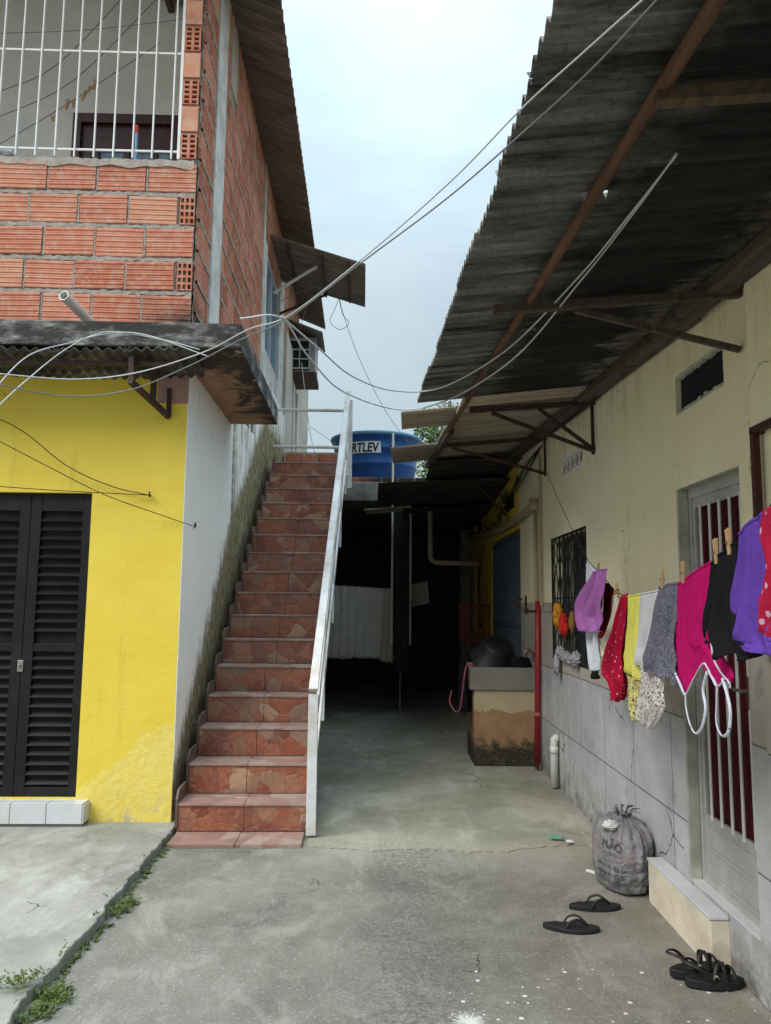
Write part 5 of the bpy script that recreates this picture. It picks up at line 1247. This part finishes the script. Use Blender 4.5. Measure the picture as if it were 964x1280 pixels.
def sandal(loc, rz, tilt, label):
    t = thing('sandal', loc, label, 'sandal', rz, 'pair of strappy sandals')
    M4 = Matrix.Translation(loc)@Matrix.Rotation(rz, 4, 'Z')@Matrix.Rotation(tilt, 4, 'Y'); L = .245
    out = [(.5*L*cos(2*pi*i/32), (.036+.010*sin(pi*(cos(2*pi*i/32)+1)/2*.9))*sin(2*pi*i/32)) for i in range(32)]; n = 32
    mb = MB(); vs_ = []
    for zz, k in ((0,.95),(.006,1),(.03,1.0),(.034,.97)): vs_ += [M4@Vector((x*k, y*k+(.0015 if i%2 and zz < .03 else 0), zz)) for i, (x, y) in enumerate(out)]
    mb.add(vs_, [tuple(range(n-1,-1,-1)), tuple(range(3*n,4*n))]+[(j*n+i, j*n+(i+1)%n, (j+1)*n+(i+1)%n, (j+1)*n+i) for j in range(3) for i in range(n)], raw=True)
    build(mb, 'sole', M['rubber'], t)
    mb = MB(); mb.prism([(x*.88, y*.86) for x, y in out], .0345, .038, M4); build(mb, 'insole', M['leather'], t)
    def st_(pts, r, fl=.4):
        mb = MB(); mb.tube([M4@p for p in spline(pts, 6)], r, 8, flat=fl); build(mb, 'strap', M['leather'], t, smooth=True)
    st_([(.075,-.045,.03),(.07,-.03,.062),(.068,0,.075),(.07,.03,.062),(.075,.045,.03)], .012)
    st_([(.035,-.045,.03),(.03,-.032,.075),(.028,0,.092),(.03,.032,.075),(.035,.045,.03)], .012)
    st_([(.04,0,.09),(.005,-.02,.088),(-.02,-.045,.035)], .008)
    st_([(-.02,-.042,.035),(-.075,-.045,.085),(-.13,0,.10),(-.075,.045,.085),(-.02,.042,.035)], .007)
    mb = MB(); mb.tube([M4@p for p in spline([(-.02,-.044,.05),(-.01,-.05,.06),(.0,-.047,.05)],4)], .004, 6); build(mb, 'buckle', M['steel'], t)
    return t
sandal((1.335,3.455,.012), .10, -.03, 'black strappy sandal at the back against the doorstep')
sandal((1.372,3.375,.004), .0, -.0, 'black strappy sandal in front beside the tiled wall')

# ------------------------------------------------------------------ RUBBISH BAG
bc = Vector((1.352,4.56,.0))
def bag_r(a, t):
    prof = [(0,.150),(.05,.182),(.25,.205),(.55,.205),(.74,.19),(.88,.150),(.95,.085),(.98,.04),(1.0,.042)]
    for (t0,r0),(t1,r1) in zip(prof, prof[1:]):
        if t0 <= t <= t1: k = (t-t0)/(t1-t0); k = k*k*(3-2*k) if False else k; r = r0+(r1-r0)*k; break
    pl = max(0, t-.35)/.65
    return r*(1+.10*pl*sin(17*a+2*nz(cos(a)*2,sin(a)*2,t))+.07*pl*sin(9*a+1)+.07*nz(cos(a)*1.6,sin(a)*1.6,t*2.2)+.035*nz(cos(a)*5,sin(a)*5,t*7)+.03*nz(cos(a)*3,sin(a)*3,t*16)+.02*abs(nz(cos(a)*9+t*5,sin(a)*9,t*13)))
def bag_pt(a, t, off=0):
    r = bag_r(a, t)+off; tilt = .06*max(0,t-.45)**1.3
    return bc+Vector((r*cos(a)*.73+.02*t*t, r*sin(a)*1.18, (.385*t+.03*t*cos(a-2.6)*(1-abs(2*t-1))) if t < .93 else .385*t))
mb = MB(); na, ntt = 150, 64
mb.add([bag_pt(2*pi*i/na, j/ntt) for j in range(ntt+1) for i in range(na)], [(j*na+i, j*na+(i+1)%na, (j+1)*na+(i+1)%na, (j+1)*na+i) for j in range(ntt) for i in range(na)]+[tuple(range(na-1,-1,-1)), tuple(range(ntt*na,(ntt+1)*na))], raw=True)
s = Sh('thin_grey_plastic'); x, y, z = s.xyz()
c = s.mix(s.rng(s.noise(7, 5), .35, .65), (.15,.15,.16), (.29,.29,.305))
c = s.mix(s.m('MULTIPLY', s.m('MULTIPLY', s.rng(s.noise(6, 4, vec=s.scaled((1,1,1),(4,2,7))), .46, .6), s.rng(s.m('ABSOLUTE', s.m('SUBTRACT', z, .24)), .12, .03)), .28), c, (.33,.10,.12))
s.set(c, .2, s.bump(s.m('ADD', s.noise(26, 6, .7, dist=2.5), s.m('MULTIPLY', s.noise(9, 5, .6, dist=2.5), 1.5)), .8, .02), spec=.55)
bag = build(mb, 'rubbish_bag', s.mat, origin=bc, smooth=True); tag(bag, 'knotted grey plastic rubbish bag with black print sitting by the doorstep', 'rubbish bag')
mb = MB(); blob(mb, bag_pt(3.7, .88, .0), .05, 3, (1,.8,.5), 24, .35); build(mb, 'pale_lump', plain('pale_plastic', (.50,.51,.48), .4), bag, smooth=True)
mb = MB()
for k in range(9):
    a = k*.7; p = bag_pt(a, .985); d = Vector((cos(a),sin(a),0)); mb.tube([p, p+d*.02+Vector((0,0,.03)), p+d*.045+Vector((.02,0,.028+.012*sin(k*3)))], [.012,.014,.004], 6, flat=.35)
build(mb, 'knot', s.mat, bag, smooth=True)
A0 = -2.42
def on_bag(vs_, fs, t0, sc, mb, a0=A0): mb.add([bag_pt(a0+x*sc/.2, t0+y*sc/.42, .0075) for x, y, z in vs_], fs, raw=True)
pr = MB()
vs_, fs = text_mesh('NÃO', .062, bold=.0012); on_bag(vs_, fs, .595, 1, pr, A0+.02)
def disc(cx, cy, r, n=10): return [(cx,cy,0)]+[(cx+r*cos(2*pi*i/n)*R(.85,1.1), cy+r*sin(2*pi*i/n)*R(.85,1.1), 0) for i in range(n)], [(0,i+1,(i+1)%n+1) for i in range(n)]
def stroke(pts, wd):
    P = spline([Vector((a,b,0)) for a, b in pts], 5); v_ = []
    for i, p in enumerate(P):
        d = (P[min(i+1,len(P)-1)]-P[max(i-1,0)]).normalized(); n_ = Vector((-d.y,d.x,0))*wd/2*sin(pi*(.12+.76*i/(len(P)-1))); v_ += [p+n_, p-n_]
    return [tuple(q) for q in v_], [(2*i,2*i+1,2*i+3,2*i+2) for i in range(len(P)-1)]
rq = random.Random(5)
for row, y0 in enumerate((.005, -.035, -.072)):      # a dense band of printed flowers and leaves
    x = -.085
    while x < .10:
        if rq.random() < .38:
            r = rq.uniform(.006,.011)
            for k in range(6): on_bag(*disc(x+r*1.05*cos(k*1.047), y0+r*1.05*sin(k*1.047), r*.55, 7), .36, 1, pr)
            x += r*3+.004
        else:
            a, l = rq.uniform(-1.6,1.6), rq.uniform(.012,.024)
            on_bag(*stroke([(x-cos(a)*l*.5, y0-sin(a)*l*.5), (x+.004, y0+.003), (x+cos(a)*l*.5, y0+sin(a)*l*.5)], rq.uniform(.005,.011)), .36, 1, pr); x += rq.uniform(.012,.020)
for yy, a, b in ((.075,-.045,.05),(.064,-.03,.04),(-.112,-.05,.06)):
    on_bag(*stroke([(a,yy),((a+b)/2,yy+.002),(b,yy)], .004), .36, 1, pr)
build(pr, 'print', plain('faded_ink', (.07,.07,.075), .5, .1), bag)
# litter
def litter(name, u, v, poly, mat, label, th=.004, rz=0):
    c = atz(u, v, .002 if v > 1052 else .024); M4 = Matrix.Translation(c)@Matrix.Rotation(rz, 4, 'Z'); mb = MB(); mb.prism(poly, 0, th, M4); o = build(mb, name, mat)
    return tag(o, label, 'litter', 'scraps of litter on the concrete')
pw_ = plain('white_paper', (.66,.66,.68), .7, .06)
litter('plastic_scrap', 696, 1047, [(-.055,-.01),(-.03,-.025),(.04,-.02),(.05,.005),(.01,.018),(-.04,.015)], plain('green_plastic', (.12,.32,.22), .4), 'green plastic scrap on the alley concrete', .01, -.3)
litter('paper_scrap', 712, 1052, [(-.02,-.02),(.022,-.018),(.02,.018),(-.018,.02)], pw_, 'white square paper scrap next to the green plastic scrap', .006, .2)
litter('straw', 748, 1093, [(-.075,.03),(-.06,.045),(.075,-.025),(.065,-.042),(-.0,-.01)], pw_, 'long white strip of litter in front of the rubbish bag', .008, -.35)
litter('paper_scrap', 775, 1113, [(-.035,.0),(-.015,.02),(.03,.005),(.035,-.012),(.0,-.02)], pw_, 'white oval scrap of litter at the foot of the rubbish bag', .006, -.3)
litter('plastic_scrap', 786, 1111, [(-.015,-.01),(.01,-.012),(.016,.008),(-.01,.012)], plain('navy_plastic', (.02,.025,.10), .4), 'tiny navy blue scrap at the foot of the rubbish bag', .01, .2)
mb = MB()
for k in range(260):
    x, y = R(-1.2,1.45), R(2.6,5.0)
    if R(0,1) < .5: x = 1.45-abs(random.gauss(0,.12))
    r = R(.002,.006); q = MB(); blob(q, (x,y,.001), r, k, (1,1,.6), 5); mb.add(q.v, q.f, raw=True)
tag(build(mb, 'grit', plain('grit', (.22,.20,.17), .9, .4, 3)), kind='stuff')

# ------------------------------------------------------------------ OVERHEAD CABLES
def roof_y(u, v):
    r = ray(u, v); a = r.z-.0595*r.y-.11*r.x; k = (2.775-.11*RX-.035-H)/a if a > 1e-3 else 99
    return k*r.y if k > 0 else 99
def cable(pts, mat, label, r=.009, cat='cable', under=False):
    P = spline([aty(u, v, min(y, .985*roof_y(u, v)) if under else y) for u, v, y in pts], 10); mb = MB()
    mb.tube(P, [r*.5*min(1., .35+.13*p.y) for p in P], 7)
    return tag(build(mb, 'cable', mat, smooth=True), label, cat, 'wires strung across the alley')
cable([(-15,466,4.5),(90,474,4.7),(170,466,4.85),(255,440,5.0),(310,412,5.4),(360,395,6.0),(450,326,4.6),(560,230,2.9),(650,138,1.75),(730,65,1.38),(820,-15,1.1)], M['cable_white'], 'upper of two thick wires sweeping from the slab to the big roof', .0075, under=True)
cable([(-15,478,4.4),(80,495,4.6),(160,488,4.8),(235,458,4.95),(300,425,5.4),(360,398,6.0),(455,326,4.7),(560,247,3.0),(660,160,1.8),(740,86,1.42),(835,-15,1.1)], M['cable_grey'], 'lower of two thick wires sweeping from the slab to the big roof', .0075, under=True)
cable([(352,396,9.2),(400,437,8.6),(440,470,7.6),(490,488,6.4),(550,485,5.0),(630,440,3.9),(720,350,3.0),(790,265,2.5),(845,195,2.15)], M['cable_white'], 'sagging wire meeting the roof underside with a sharp upward curve', .010, under=True)
cable([(300,398,9.4),(352,398,9.3),(385,445,8.8),(430,490,7.6),(500,512,6.4),(560,500,5.0),(640,450,3.8),(725,352,3.0),(793,265,2.5),(846,192,2.15)], M['cable_white'], 'lowest sagging wire crossing in front of the blue water tank', .010, under=True)
cable([(-15,520,4.2),(30,478,4.5),(85,435,4.9),(135,415,5.0),(200,424,5.0),(250,437,5.0)], M['cable_white'], 'white wire rising in an arc to the awning edge from the left', .008)
cable([(-15,495,4.3),(35,445,4.6),(90,428,4.9),(130,418,5.0),(180,418,5.0),(262,446,5.0)], M['cable_white'], 'white wire lying along the sooty slab edge above the awning', .008)
cable([(-15,517,5.1),(30,540,5.3),(85,583,5.4),(140,608,5.45),(186,619,5.46)], M['cable_black'], 'curving black wire tied to the hook on the yellow wall', .007)
cable([(-15,544,4.9),(60,583,5.1),(130,618,5.3),(205,645,5.45),(240,657,5.48)], M['cable_black'], 'straight black wire running to the corner hook by the white wall', .006)
cable([(-15,607,5.2),(70,613,5.35),(186,619,5.46)], M['cable_black'], 'level black wire above the black louvered door', .006)
cable([(428,362,10.8),(418,388,10.8),(413,402,10.8),(425,412,10.8),(436,404,10.8),(428,392,10.8),(424,372,10.8),(431,398,10.8),(450,450,10.8),(480,510,11),(515,560,11.2)], M['cable_grey'], 'thin wire looped under the window canopy and dropping to the water tank', .008)
cable([(352,376,10.4),(378,364,10.4),(400,360,10.6),(383,385,11.2),(375,415,11.8),(374,440,12.2)], M['cable_grey'], 'short wire hanging from the canopy to the air conditioner', .009)
cable([(377,452,12.4),(385,520,12),(392,560,11.5),(398,572,11.3)], M['cable_white'], 'pale wire dropping from the air conditioner behind the stair top', .012)
cable([(382,556,14),(386,535,14),(398,540,14),(420,556,14)], M['cable_grey'], 'thin wire crossing the sky behind the stair top', .008)
